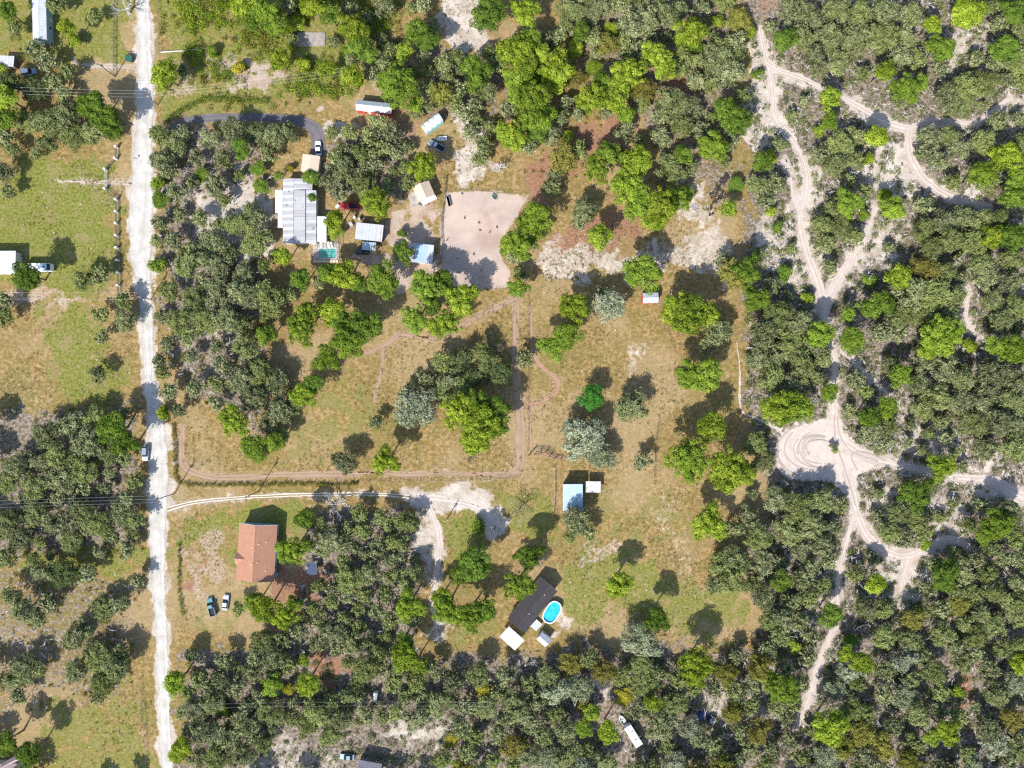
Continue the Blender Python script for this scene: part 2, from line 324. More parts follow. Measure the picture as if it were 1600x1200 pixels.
# ------------------------------------------------------------------ tree table: kind x y radius (photo pixels)
TREES = """
G 12 18 16,O 25 45 14,O 88 8 18,P 105 45 13,P 116 64 10,D 148 27 13,N 190 8 24,O 55 80 17,O 78 98 17,D 108 112 16,P 4 112 11,P 12 155 18,G 12 185 18
O 45 190 21,O 80 196 24,O 112 180 22,G 145 165 22,G 168 186 22,O 150 207 22,O 115 216 20,O 75 226 18,O 57 241 11,G 178 208 12,Y 10 215 17,D 22 236 13,O 8 270 18,O 14 300 13
P 258 116 21,D 288 112 13,P 333 82 8,A 374 106 9
O 250 210 18,O 271 226 22,O 257 251 20,O 287 208 14,O 266 267 15,P 246 287 9,G 250 312 12,O 278 302 18,Y 300 287 13,P 312 275 12,O 340 292 20,O 350 314 13,O 350 250 18,O 328 216 19,O 366 206 20,O 396 211 18,O 308 248 13,O 252 350 15,D 244 378 11,O 272 376 18,O 330 380 22,O 376 350 21,O 393 328 14,O 396 382 20,O 358 394 18,O 290 394 14
P 380 10 18,G 397 36 13,P 416 20 20,P 432 42 16,Y 452 8 15,P 490 10 18,G 516 22 16,O 546 14 16,O 572 30 14,O 602 14 18,Y 641 14 11,O 662 8 14
P 551 46 20,G 562 70 18,G 577 86 13,P 544 82 12,P 438 94 14,P 476 105 10,P 512 110 14,Y 550 92 13,G 650 50 18,G 668 62 17,O 677 40 12,P 632 80 14,O 661 91 16
P 624 136 33,P 650 160 13,P 603 125 14,Y 690 150 21,Y 712 162 15,O 672 167 11,G 745 114 24,O 757 141 20,O 744 163 15,O 719 110 12,G 764 24 26
O 592 194 18,O 612 210 18,O 576 215 17,O 602 231 16,O 561 241 18,O 586 258 16,O 544 235 13,O 540 266 19,O 562 286 18,O 530 301 16,O 514 284 17,O 571 301 13,O 651 177 12,Y 620 241 13,O 616 268 12,O 636 286 14,P 661 262 22,P 587 317 22,P 523 346 17,P 524 364 12,A 454 263 6
L 484 276 13,L 487 308 10,L 434 274 9
O 405 216 20,O 431 216 19,O 446 204 15,O 421 240 15,O 459 215 11,G 409 291 12,O 404 341 18,O 416 371 17
G 629 365 7,G 629 394 14,N 583 388 9
O 735 206 16,Y 756 226 18,Y 750 250 15,O 766 199 13,P 790 211 17,N 780 258 13
P 820 20 22,O 890 14 21,O 916 26 20,O 938 12 19,O 985 40 24,O 1011 36 21,O 1040 26 22,O 1062 14 17,O 1096 14 16,O 960 9 17,P 1121 34 11,P 1076 55 24,P 1022 86 20,Y 1155 28 19,P 1170 50 12
P 801 82 27,P 821 106 21,P 805 123 17,P 870 105 24,Y 896 121 19,Y 856 64 15,O 926 60 17,Y 951 70 19,P 980 114 24,Y 1006 141 21,O 1120 96 26,O 1137 118 22,O 1109 132 15,O 1126 73 17,O 1147 90 14
P 830 165 31,P 811 150 17,P 847 186 19,P 925 155 22,O 885 160 13,O 862 211 19,P 802 215 21,O 1050 165 27,O 1076 171 21,O 1030 181 16,O 1066 201 19,O 975 206 18,Y 1032 216 18,O 998 220 12
G 1135 176 22,G 1155 191 19,D 1160 152 16,P 1112 230 22,Y 1131 252 12,Y 880 250 24,Y 902 236 17,Y 861 296 17,Y 870 271 15,P 932 262 20,P 995 250 24,O 1050 266 24,O 1034 275 14
P 979 294 26,P 1002 316 26,P 1031 326 27,P 1020 346 18,P 1055 311 17,P 1071 304 12,O 915 330 23,O 904 347 16,P 937 371 18,P 836 342 25,P 809 380 26,P 832 368 14,O 805 398 16
G 1150 290 12,P 1138 327 13,O 1186 290 20,O 1196 312 17,G 1190 254 16,P 1183 117 8
O 1232 20 20,O 1262 25 24,O 1301 21 24,O 1341 26 24,O 1381 20 24,O 1421 26 22,O 1251 62 23,O 1291 61 26,O 1336 61 26,O 1376 62 26,O 1411 60 23,O 1271 96 21,O 1312 97 23,O 1400 94 21,O 1431 92 17
G 1225 65 17,P 1290 18 8,P 1327 20 10,P 1380 113 16,P 1416 141 21,P 1437 129 13,Y 1400 157 13,P 1456 40 14,P 1470 76 21,P 1511 20 25,O 1536 14 17,G 1580 20 21,G 1570 76 21,O 1591 50 19,O 1590 103 19
O 1506 136 25,O 1536 131 21,O 1476 151 21,O 1501 164 22,P 1296 155 18,P 1296 190 13,P 1280 205 9,Y 1236 180 11,O 1310 226 23,O 1336 214 18,O 1281 241 17,O 1301 261 19,O 1331 251 17,P 1369 214 16,P 1355 250 9
O 1451 216 21,O 1481 214 19,O 1441 240 16,O 1462 252 19,O 1496 231 19,O 1531 226 21,O 1556 190 17,P 1571 246 20,P 1530 275 21,Y 1548 287 15,O 1591 224 17,P 1590 280 19,G 1581 311 19
P 1325 316 20,P 1350 336 8,P 1322 342 8,P 1381 305 12,P 1395 326 18,O 1298 326 16,O 1281 352 19,O 1311 356 21,O 1334 370 16,O 1290 381 18
O 1441 322 17,O 1471 346 23,O 1501 341 23,O 1531 347 23,O 1441 361 21,O 1481 376 23,O 1521 378 23,O 1450 388 20,O 1556 344 20,P 1551 372 18,G 1581 372 21,Y 1218 225 13,P 1203 249 11,O 1211 290 18,P 1205 330 8,G 1215 356 8
G 42 431 22,O 130 441 19,O 156 430 17,O 196 471 17,O 160 491 15,O 196 501 19,Y 161 526 13,O 8 496 17,O 9 470 15,F 154 585 16
O 150 651 21,O 111 666 23,O 76 681 21,O 141 691 23,O 101 711 25,O 60 721 23,O 30 726 21,O 15 751 19,O 56 756 21,O 96 746 23,O 131 736 21,G 175 671 23,G 196 691 20,O 170 711 19,O 196 716 13,P 145 726 8
O 20 811 23,O 60 801 23,O 96 816 23,O 131 801 21,O 161 821 21,O 191 801 22,O 110 846 19,O 176 836 15,O 201 779 16,O 31 841 19,D 14 870 18
O 255 581 14,D 251 563 14,O 266 613 16,P 255 646 10,Y 281 641 13,G 246 415 11,O 300 411 25,O 341 416 21,O 381 426 19,O 266 456 18,O 301 466 23,O 341 456 23,O 376 457 21,O 281 501 21,O 321 501 23,O 356 501 23,O 396 467 19,Y 340 541 13,Y 301 556 13,O 386 541 21,D 341 601 17,O 376 591 23,O 391 621 19,P 365 656 22,P 396 696 18
P 441 401 14,G 470 436 15,O 425 466 25,O 451 460 16,O 420 491 17,P 536 431 22,G 514 426 15,G 558 441 16,P 598 437 25,O 499 441 13
P 470 513 23,P 481 491 17,P 520 486 18,P 540 526 25,G 572 511 23,P 546 547 17,P 510 561 19,G 537 502 16,P 665 446 25,G 691 440 17,P 720 466 25,P 648 500 20,P 693 506 23,G 675 479 13
O 411 581 21,O 431 601 23,O 401 621 21,O 441 641 21,O 421 661 19,O 461 633 16,O 440 681 15,P 475 617 19,G 491 601 17,P 431 692 14,P 404 712 12
F 652 636 32,O 700 596 19,O 722 601 17,O 690 616 17,G 746 626 19,P 721 641 25,P 750 666 31,G 776 641 19,P 741 691 21,G 779 668 15
O 589 660 13,O 540 721 20,P 603 719 22,N 735 716 12,N 522 790 26
Y 812 426 13,P 808 451 13,P 899 481 21,P 865 541 20,P 886 524 22,F 951 476 27,O 939 462 15,P 1005 426 26,P 1076 496 33,P 1058 487 24,P 1097 489 24,P 1074 587 22,P 1103 588 25,Y 820 561 16
E 925 622 21,O 984 636 25,F 896 671 23,F 926 681 25,F 906 701 23,F 941 711 23,P 1110 671 25,P 1074 716 31,P 1135 736 31,P 1161 738 20,Y 1003 722 16
O 1116 521 23,Y 1149 431 23,O 1130 411 17,G 1166 421 19,P 1180 466 20,O 1104 541 15,O 899 811 23,O 920 831 16,O 890 836 13
O 1180 691 21,O 1191 721 19,O 1191 521 25,O 1186 560 20,O 1216 491 25,O 1246 501 23,O 1236 536 25,O 1271 541 19,O 1211 561 23,O 1251 571 23,O 1284 560 16,O 1201 591 21,O 1240 601 21,O 1276 590 16,P 1281 522 19,P 1297 613 13,P 1225 636 25,P 1250 641 21,P 1204 637 18
G 1225 429 11,P 1262 465 10,P 1358 438 10,P 1405 433 18,Y 1441 421 21,O 1471 431 22,G 1380 472 17,G 1359 482 17,P 1325 491 13,O 1394 456 19,O 1421 461 24,O 1456 461 24,O 1488 466 20,O 1401 491 22,O 1441 491 24,O 1480 496 20,P 1330 535 19,Y 1371 520 17,Y 1401 521 17,P 1470 525 28,P 1449 541 18,P 1491 521 15,P 1515 541 11,P 1580 545 23,P 1559 541 17
O 1541 431 22,O 1576 441 22,O 1551 471 22,O 1586 481 22,O 1561 501 20,O 1531 411 20,O 1576 406 20,O 1391 571 18,P 1405 585 15,O 1441 561 22,O 1471 576 24,O 1501 591 24,O 1541 581 24,O 1576 591 24,O 1431 601 20,O 1461 621 24,O 1501 626 24,O 1541 621 24,O 1581 626 24,O 1441 641 22,O 1521 661 24,O 1561 661 26,O 1591 666 22,O 1541 699 22,O 1581 701 24
O 1336 596 17,O 1351 613 15,P 1385 637 16,G 1355 651 15,O 1361 671 22,O 1386 666 18,O 1346 684 13,Y 1381 691 16,P 1470 730 19,G 1430 771 24,O 1451 761 17,O 1415 763 17,O 1571 798 24
D 105 896 25,O 75 891 20,D 140 896 17,O 40 951 22,O 76 941 17,O 20 931 19,O 60 966 16,O 215 906 14,O 161 951 22,O 190 941 18,O 131 986 22,O 111 1001 18,O 150 1031 24,O 121 1046 20,O 186 1041 20,O 161 1066 20,O 191 1019 17,O 155 1087 15,O 21 1061 22,O 41 1041 20,O 61 1046 14,O 31 1086 16,G 10 1160 18,G 46 1176 19
P 274 1066 18,Y 300 1021 13,Y 286 1111 12,P 285 1166 16,P 274 1182 12,O 311 1111 21,O 336 1096 20,O 321 1141 22,O 356 1151 22,O 386 1131 22,O 341 1181 22,O 381 1176 22,O 311 1181 18,D 346 1061 18,D 371 1071 18,O 396 1046 18,P 350 1110 9,Y 375 950 13
P 455 860 23,O 481 851 15,O 520 841 21,D 501 819 13,G 476 811 14,O 546 851 19,O 591 856 19,O 621 846 19,O 641 816 19,Y 601 811 19,Y 626 814 15,D 561 801 16,O 616 871 18,O 581 891 20,O 546 906 22,O 641 901 20,P 415 951 21,P 445 961 19,P 399 940 16,G 462 941 12
O 521 986 22,O 551 1001 20,O 500 971 14,P 641 945 21,O 611 971 16,O 411 1001 20,O 431 1021 22,O 401 1026 18,O 426 1046 18,P 475 1031 9,P 480 1066 19,A 450 1077 10,P 425 1073 15,P 631 1021 21,P 652 1036 14,Y 621 1051 17,Y 651 1066 18,G 631 1002 13,O 571 1041 22,O 591 1021 18,O 547 1085 15
P 700 951 23,P 735 961 23,P 690 936 14,G 755 951 18,G 741 881 27,G 724 896 17,G 747 824 11
O 421 1111 22,O 501 1111 22,O 531 1121 20,O 480 1131 20,O 516 1146 20,O 571 1116 16,O 411 1161 18,O 621 1111 16,O 651 1121 20,O 681 1101 22,O 691 1186 18,A 754 1080 13,A 705 1156 12
G 828 868 20,P 813 915 23,N 812 800 20,P 968 912 19,G 1026 968 20,F 1000 1000 31,P 1090 1041 27,P 1108 816 25
O 1141 901 24,O 1126 881 20,O 1116 911 19,O 1151 871 22,O 1181 841 24,O 1191 881 20,O 1171 911 18,O 1191 931 22,O 1146 826 18,O 1171 811 20,O 1215 781 22,O 1246 791 24,O 1281 781 22,O 1309 791 15,O 1266 821 24,O 1231 831 24,O 1299 826 17,O 1251 856 22,O 1284 851 20
A 975 1091 13,P 925 1112 13,P 913 1136 13,A 910 1105 9,P 950 1141 17,P 1020 1098 13,Y 1171 1101 17,G 1220 906 15,O 1386 831 20,O 1411 841 18,O 1439 831 18,O 1401 801 20,O 1431 811 20,P 1445 850 8
Y 1336 896 15,P 1366 911 15,O 1351 951 22,O 1380 951 18,G 1296 961 16,G 1475 901 22,Y 1461 881 15,P 1541 831 19,P 1557 818 21,Y 1546 856 16,O 1571 871 18,P 1320 1021 13,P 1345 1035 17,P 1295 1136 25,P 1225 1076 25,Y 1214 1101 18,P 1205 1061 14,P 1495 1080 10,P 1480 1141 19,P 1456 1151 14,O 1431 1111 23,P 1591 1036 16
D 20 133 20,D 52 138 20,O 84 130 17,D 104 148 14,D 690 566 19,D 722 560 21,O 756 556 20,D 782 582 20,D 745 588 20,O 668 590 15,O 712 628 18,N 775 545 16,O 640 612 15,O 628 655 14
P 1240 1010 11,G 1330 1000 11,Y 1304 702 6,Y 1299 696 4
"""
# canopies filled with further oaks: polygon, spacing px, radius range px, list of kinds
FILLS = [
 ([(690,1040),(800,1042),(880,1030),(930,1020),(955,1040),(930,1090),(960,1200),(700,1210),(690,1120)], 28, (15,23), 'OOOOYF'),
 ([(960,1030),(1080,1060),(1200,1000),(1210,1210),(1000,1210),(985,1180),(1010,1170),(1000,1120),(960,1110)], 28, (15,23), 'OOYOOYF'),
 ([(1215,960),(1290,975),(1240,1130),(1215,1120)], 27, (14,20), 'OOY'),
 ([(1310,1000),(1400,960),(1600,900),(1600,1210),(1260,1210),(1300,1100)], 28, (15,24), 'OFOYFYO'),
 ([(1440,870),(1600,830),(1600,960),(1440,950)], 28, (15,22), 'OOOF'),
 ([(1180,880),(1300,860),(1300,960),(1190,1000)], 27, (14,20), 'OOO'),
 ([(1400,640),(1480,660),(1510,740),(1400,715)], 28, (9,15), 'OOO'),
 ([(1540,0),(1600,0),(1600,140),(1560,140)], 26, (13,20), 'OO'),
 ([(246,200),(420,195),(425,420),(410,700),(330,640),(246,560)], 30, (11,17), 'OYOODG'),
 ([(495,800),(650,800),(655,1040),(400,1045),(470,950)], 25, (11,17), 'OOOYDO'),
 ([(60,700),(140,645),(215,640),(222,860),(0,880),(0,735)], 26, (11,17), 'OOO'),
 ([(285,1030),(680,1040),(690,1130),(560,1120),(400,1150),(285,1200)], 22, (11,17), 'OOOY'),
 ([(500,190),(640,230),(640,300),(505,310)], 20, (11,16), 'OOO'),
 ([(660,90),(1150,0),(1170,150),(1140,330),(1040,280),(860,210),(800,250),(700,190)], 21, (11,19), 'POYOPYOG'),
 ([(420,0),(640,0),(560,120),(460,130)], 30, (11,18), 'PGPYO'),
 ([(560,20),(690,100),(660,180),(600,150),(560,110)], 23, (11,17), 'OGYO'),
 ([(880,-10),(1150,-10),(1150,90),(880,60)], 22, (11,17), 'OOYO'),
 ([(1170,30),(1600,0),(1600,700),(1400,700),(1170,640)], 31, (9,16), 'OOOF'),
 ([(1170,760),(1600,760),(1600,1200),(1180,1200)], 32, (9,15), 'OOOF'),
]
SOFT = [k for k in TRACKS.values()] + [ROAD, DRIVE, SANDY, SANDY2, SANDY3]
trees = []
for row in TREES.strip().replace('\n', ',').split(','):
    if row.strip():
        k, x, y, r = row.split(); trees.append([k, float(x), float(y), float(r)])
n_hand = len(trees)
KEEP_OFF = [(470,330,62),(510,393,34),(485,255,24),(584,168,36),(675,190,30),(664,302,30),(577,362,36),(658,396,32),(403,862,62),(830,945,60),(895,777,34),(1015,465,30),(487,62,28),(63,20,40),(30,412,60),(340,945,28),(545,322,24),(683,222,22),(497,228,22),(1395,270,55),(1180,170,50),(1400,910,40),(1110,300,45),(735,250,50),(920,215,34),(815,330,26),(1075,340,30),(1340,420,30),(1290,300,30),(515,1045,30),(988,1150,30),(1110,1125,25),(1500,60,40),(1505,1085,25),(487,890,14),(227,708,12),(540,1083,12),(587,1088,10),(945,1085,22),(580,1190,40),(20,1185,40),(830,985,62),(850,1010,40)]
def track_gap(x, y):
    X = np.array([x]); Y = np.array([y])
    return min([pdist(X, Y, l)[0] for l in SOFT] + [sdf(X, Y, CLEARING)[0], sdf(X, Y, LOT)[0]])
for poly, sp, (ra, rb), kinds in FILLS:
    xs = [p[0] for p in poly]; ys = [p[1] for p in poly]
    for _ in range(700):
        x = rng.uniform(min(xs), max(xs)); y = rng.uniform(min(ys), max(ys))
        if sdf(np.array([x]), np.array([y]), poly)[0] > 0: continue
        r = rng.uniform(ra, rb)
        if any((t[1]-x)**2+(t[2]-y)**2 < max(0.5*(t[3]+r)+4, sp*.92)**2 for t in trees): continue
        if track_gap(x, y) < r*0.75: continue
        if any((bx-x)**2+(by-y)**2 < (br*.62+r)**2 for bx, by, br in KEEP_OFF): continue
        trees.append([kinds[int(rng.integers(len(kinds)))], x, y, r])

def crown_z(k, Rm):
    if k in 'PG': return 4.2 + 0.95*Rm if Rm > 2.4 else 0.6*Rm + 1.0
    if k == 'E': return 5.5
    if k == 'L': return 4.0
    if k == 'N': return 4.5
    if Rm < 2.6: return 0.75*Rm + 0.6
    return 0.62*Rm + 1.7

# ------------------------------------------------------------------ ground
def blur_noise(shape, s): return None
gx = np.arange(-178, 178.1, 0.64); gy = np.arange(-138, 138.1, 0.64)
GX, GY = np.meshgrid(gx, gy); PX = GX/MPP + 800; PY = 600 - GY/MPP
W = {k: np.zeros(GX.shape) for k in ('grass','sand','needle','litter','dirt')}
def wave(n, la, lb, amp):
    out = np.zeros(GX.shape)
    for _ in range(n):
        l = math.exp(rng.uniform(math.log(la), math.log(lb))); a = rng.uniform(0, 6.283); out += np.sin((PX*math.cos(a)+PY*math.sin(a))*6.283/l + rng.uniform(0, 6.283))
    return amp*out/math.sqrt(n/2)
WX = wave(14, 45, 150, 8) + wave(14, 14, 40, 5); WY = wave(14, 45, 150, 8) + wave(14, 14, 40, 5)
PX0, PY0 = PX, PY; PXW, PYW = PX + WX, PY + WY
def paint(ch, poly, v=1.0, f=14.0, warp=1.0):
    PX, PY = PX0 + warp*WX, PY0 + warp*WY
    xs = [p[0] for p in poly]; ys = [p[1] for p in poly]
    sel = (PX > min(xs)-3*f) & (PX < max(xs)+3*f) & (PY > min(ys)-3*f) & (PY < max(ys)+3*f)
    d = sdf(PX[sel], PY[sel], poly); W[ch][sel] = np.maximum(W[ch][sel], v*np.clip(0.5 - d/(2*f), 0, 1))
def stroke(ch, line, v=1.0, f=8.0, grow=0.0, warp=.35):
    PX, PY = PX0 + warp*WX, PY0 + warp*WY
    xs = [p[0] for p in line]; ys = [p[1] for p in line]; m = 3*f+20+grow
    sel = (PX > min(xs)-m) & (PX < max(xs)+m) & (PY > min(ys)-m) & (PY < max(ys)+m)
    d = pdist(PX[sel], PY[sel], line) - grow; W[ch][sel] = np.maximum(W[ch][sel], v*np.clip(1 - np.maximum(d,0)/(2*f), 0, 1))
def disc(ch, x, y, r, v, f):
    PX, PY = PXW, PYW
    sel = (abs(PX-x) < r+2*f) & (abs(PY-y) < r+2*f)
    d = np.hypot(PX[sel]-x, PY[sel]-y) - r; W[ch][sel] = np.maximum(W[ch][sel], v*np.clip(0.5-d/(2*f), 0, 1))
for a in [
 ('grass', [(-60,340),(50,240),(178,240),(184,440),(130,470),(-60,410)], .95, 12),
 ('grass', [(-60,50),(60,-50),(212,-50),(208,100),(140,100),(-60,85)], .75, 10),
 ('grass', [(244,-60),(650,-60),(560,150),(255,205)], .72, 14),
 ('grass', [(272,802),(370,790),(500,783),(500,835),(440,850),(436,905),(372,905),(360,840),(300,845),(276,890)], .85, 10),
 ('grass', [(860,868),(960,850),(1100,900),(1165,910),(1165,985),(1060,1010),(960,960),(890,990),(870,960)], .7, 16),
 ('grass', [(696,805),(735,800),(762,850),(742,900),(702,880)], .9, 8),
 ('grass', [(60,1095),(232,1080),(250,1260),(60,1260)], .62, 12),
 ('grass', [(20,880),(70,860),(222,830),(222,890),(60,910)], .8, 12),
 ('grass', [(780,750),(880,770),(870,860),(790,840)], .7, 12),
 ('grass', [(900,760),(1080,755),(1105,850),(960,870),(900,850)], .45, 18),
 ('grass', [(410,590),(540,560),(600,640),(580,720),(430,735)], .5, 22),
 ('grass', [(70,480),(130,470),(215,600),(170,640),(110,640),(60,560)], .8, 15),
 ('grass', [(560,1170),(700,1150),(690,1260),(560,1260)], .7, 10),
 ('grass', [(300,940),(380,920),(390,960),(310,1000)], .5, 10),
 ('grass', [(690,970),(790,960),(780,1010),(700,1020)], .55, 12),
 ('dirt', [(330,85),(420,100),(470,125),(400,140),(330,120)], .8, 14),
 ('sand', [(380,100),(430,105),(450,125),(400,125)], .55, 12),
 ('dirt', [(262,90),(330,95),(320,150),(265,150)], .55, 16),
 ('dirt', [(560,90),(640,60),(640,140),(580,150)], .6, 16),
 ('sand', [(232,660),(262,655),(269,700),(266,795),(234,800)], .9, 5),
 ('sand', [(686,-40),(745,-40),(770,60),(730,110),(690,105)], .9, 12),
 ('sand', [(712,170),(770,180),(765,292),(697,302),(705,200)], .72, 12),
 ('sand', [(850,372),(960,385),(1060,372),(1115,330),(1150,380),(1145,435),(1050,440),(900,442),(825,442)], .6, 16),
 ('sand', [(1060,290),(1110,270),(1105,340),(1060,360)], .6, 10),
 ('sand', [(500,175),(560,178),(555,205),(520,235),(500,215)], .95, 9),
 ('sand', [(640,755),(700,740),(775,755),(800,810),(780,840),(740,800),(660,800)], .72, 18),
 ('sand', [(650,790),(700,800),(690,880),(695,1000),(668,990),(660,900),(640,850)], .68, 18),
 ('sand', [(-40,560),(60,560),(120,640),(60,700),(-40,700)], .38, 26),
 ('grass', [(60,880),(220,890),(225,1000),(190,1090),(60,1100)], .4, 20),
 ('sand', [(-40,980),(60,990),(110,1010),(60,1030),(-40,1020)], .45, 14),
 ('sand', [(390,1150),(520,1130),(540,1210),(390,1260)], .52, 16),
 ('sand', [(600,1100),(700,1130),(690,1170),(590,1160)], .6, 10),
 ('sand', [(930,1060),(965,1050),(960,1110),(935,1110)], .7, 8),
 ('sand', [(1085,1060),(1200,1040),(1210,1110),(1100,1150)], .55, 16),
 ('sand', [(1010,780),(1050,770),(1110,880),(1060,930),(1020,860)], .42, 18),
 ('sand', [(900,855),(960,830),(1000,860),(880,890)], .5, 12),
 ('sand', [(960,540),(1010,530),(1010,590),(975,600)], .5, 10),
 ('sand', [(860,960),(900,970),(890,1000),(860,1000)], .6, 8),
 ('sand', [(985,700),(1050,560),(1060,650),(1010,760)], .35, 16),
 ('sand', [(280,290),(400,260),(430,300),(420,400),(300,420)], .72, 18),
 ('sand', [(300,480),(360,470),(380,540),(320,560)], .5, 14),
 ('dirt', [(310,560),(360,550),(350,620),(310,610)], .5, 14),
 ('dirt', [(300,830),(340,825),(352,900),(320,960),(295,930)], .55, 14),
 ('sand', [(1165,60),(1215,90),(1240,200),(1180,240),(1165,150)], .85, 10),
 ('sand', [(1225,250),(1300,270),(1280,330),(1290,420),(1255,420),(1230,330)], .8, 10),
 ('sand', [(1340,250),(1430,225),(1455,290),(1410,300),(1350,290)], .95, 10),
 ('sand', [(1180,330),(1250,350),(1280,460),(1230,470),(1180,400)], .6, 14),
 ('sand', [(1370,330),(1420,340),(1400,400),(1340,450),(1310,470),(1340,400)], .66, 10),
 ('sand', [(1440,60),(1540,30),(1560,120),(1470,110)], .65, 12),
 ('sand', [(1560,140),(1620,150),(1620,220),(1580,200)], .8, 10),
 ('sand', [(1480,270),(1530,300),(1550,330),(1470,300)], .9, 8),
 ('sand', [(1320,750),(1460,760),(1520,790),(1500,850),(1360,820)], .62, 12),
 ('sand', [(1500,730),(1570,720),(1575,770),(1510,800)], .8, 10),
 ('sand', [(1370,860),(1470,860),(1440,950),(1390,960)], .72, 10),
 ('sand', [(1400,640),(1500,660),(1540,740),(1400,720)], .6, 14),
 ('sand', [(1240,860),(1310,880),(1310,970),(1240,1010)], .5, 14),
 ('sand', [(1380,1080),(1400,1080),(1400,1110),(1370,1110)], .7, 8),
 ('sand', [(1330,1000),(1400,990),(1390,1110),(1330,1090)], .4, 14),
 ('needle', [(800,270),(890,205),(960,175),(1000,205),(880,290),(830,400),(800,330)], .8, 15),
 ('needle', [(830,400),(960,300),(1000,360),(990,400),(900,400)], .8, 15),
 ('needle', [(1000,110),(1080,90),(1120,110),(1040,170)], .8, 15),
 ('needle', [(940,130),(1000,150),(990,220),(940,190)], .8, 15),
 ('needle', [(290,250),(420,240),(410,340),(300,330)], .5, 14),
 ('dirt', [(60,270),(205,278),(205,296),(90,298)], .4, 10),
 ('needle', [(600,160),(660,180),(640,240),(600,230)], .6, 10),
 ('needle', [(420,890),(500,870),(510,940),(430,940)], .8, 8),
 ('needle', [(485,1020),(545,1020),(530,1075),(480,1060)], .85, 8),
 ('needle', [(1190,-20),(1215,0),(1205,110),(1190,80)], .6, 8),
 ('needle', [(1495,1060),(1525,1050),(1515,1110),(1490,1130)], .9, 6),
 ('needle', [(265,900),(320,893),(318,915),(270,915)], .85, 5),
 ('needle', [(690,395),(715,380),(712,410),(692,430)], .9, 5),
 ('needle', [(400,400),(480,420),(480,560),(420,560)], .5, 14),
 ('needle', [(1000,440),(1060,450),(1070,600),(1030,640),(1030,500)], .45, 14),
 ('dirt', [(598,338),(640,322),(692,330),(690,425),(620,450),(540,415),(560,385),(605,395)], .8, 8),
 ('dirt', [(-30,445),(60,450),(130,462),(125,480),(-30,475)], .6, 8),
 ('dirt', [(370,850),(420,905),(330,960),(300,900)], .3, 12),
 ('litter', [(1165,-60),(1660,-60),(1660,1260),(1180,1260),(1200,1000),(1170,900),(1200,760),(1165,640),(1165,400)], .85, 18),
 ('litter', [(245,195),(420,195),(420,700),(340,640),(245,560)], .7, 16),
 ('litter', [(-60,640),(200,640),(220,860),(-60,880)], .8, 12),
 ('litter', [(-60,880),(215,890),(215,1090),(60,1100),(-60,1140)], .5, 16),
 ('litter', [(280,1010),(720,1030),(950,1010),(1220,1000),(1220,1260),(280,1260)], .75, 14),
 ('litter', [(490,800),(660,800),(650,1040),(400,1040),(470,950)], .75, 12),
 ('litter', [(500,190),(650,190),(640,310),(500,310)], .7, 12),
 ('litter', [(650,80),(780,80),(780,180),(660,180)], .6, 12),
 ('litter', [(860,-60),(1160,-60),(1160,60),(1150,340),(1040,240),(880,60)], .6, 16),
]: paint(*a)
stroke('sand', ROAD, .75, 5)
for nm, l in TRACKS.items(): stroke('sand', l, .35 if nm == 'west' else .62, 3 if nm in ('west','thin') else 6)
paint('sand', CLEARING, 1.0, 8, .4)
paint('dirt', LOT, 1.0, 5, .3)
stroke('sand', SANDY, .5, 4); stroke('sand', SANDY3, .95, 9); stroke('sand', SANDY2, .6, 8)
for l in SPURS: stroke('sand', l, .5, 4)
for l in TRAILS: stroke('dirt', l, .42, 3)
for k, x, y, r in trees:
    if k == 'P' and r > 12 and x < 1180:
        Rm = r*MPP; z = crown_z('P', Rm); f = (CAM_H - z)/CAM_H
        disc('needle', 800+(x-800)*f, 600+(y-600)*f, r*0.95, .5, 8)
nx, ny = len(gx), len(gy)
V = np.stack([GX.ravel(), GY.ravel(), np.zeros(GX.size)], 1)
i = np.arange(ny-1)[:,None]*nx + np.arange(nx-1)[None,:]
F = np.stack([i, i+1, i+nx+1, i+nx], -1).reshape(-1,4)
b = len(V); E = 3000.0; x0, x1, y0, y1 = gx[0], gx[-1], gy[0], gy[-1]
V = np.concatenate([V, [(x0,y0,0),(x1,y0,0),(x1,y1,0),(x0,y1,0),(-E,-E,0),(E,-E,0),(E,E,0),(-E,E,0)]])
F = np.concatenate([F, [(b+4,b+5,b+1,b),(b+5,b+6,b+2,b+1),(b+6,b+7,b+3,b+2),(b+7,b+4,b,b+3)]])
ATT = []
for k in W:
    # roughen the borders a little at grid scale
    a = W[k].ravel(); tail = np.full(8, 0.45 if k in ('grass','litter') else 0.12)
    ATT.append(('w_'+k, 'POINT', np.concatenate([a, tail])))
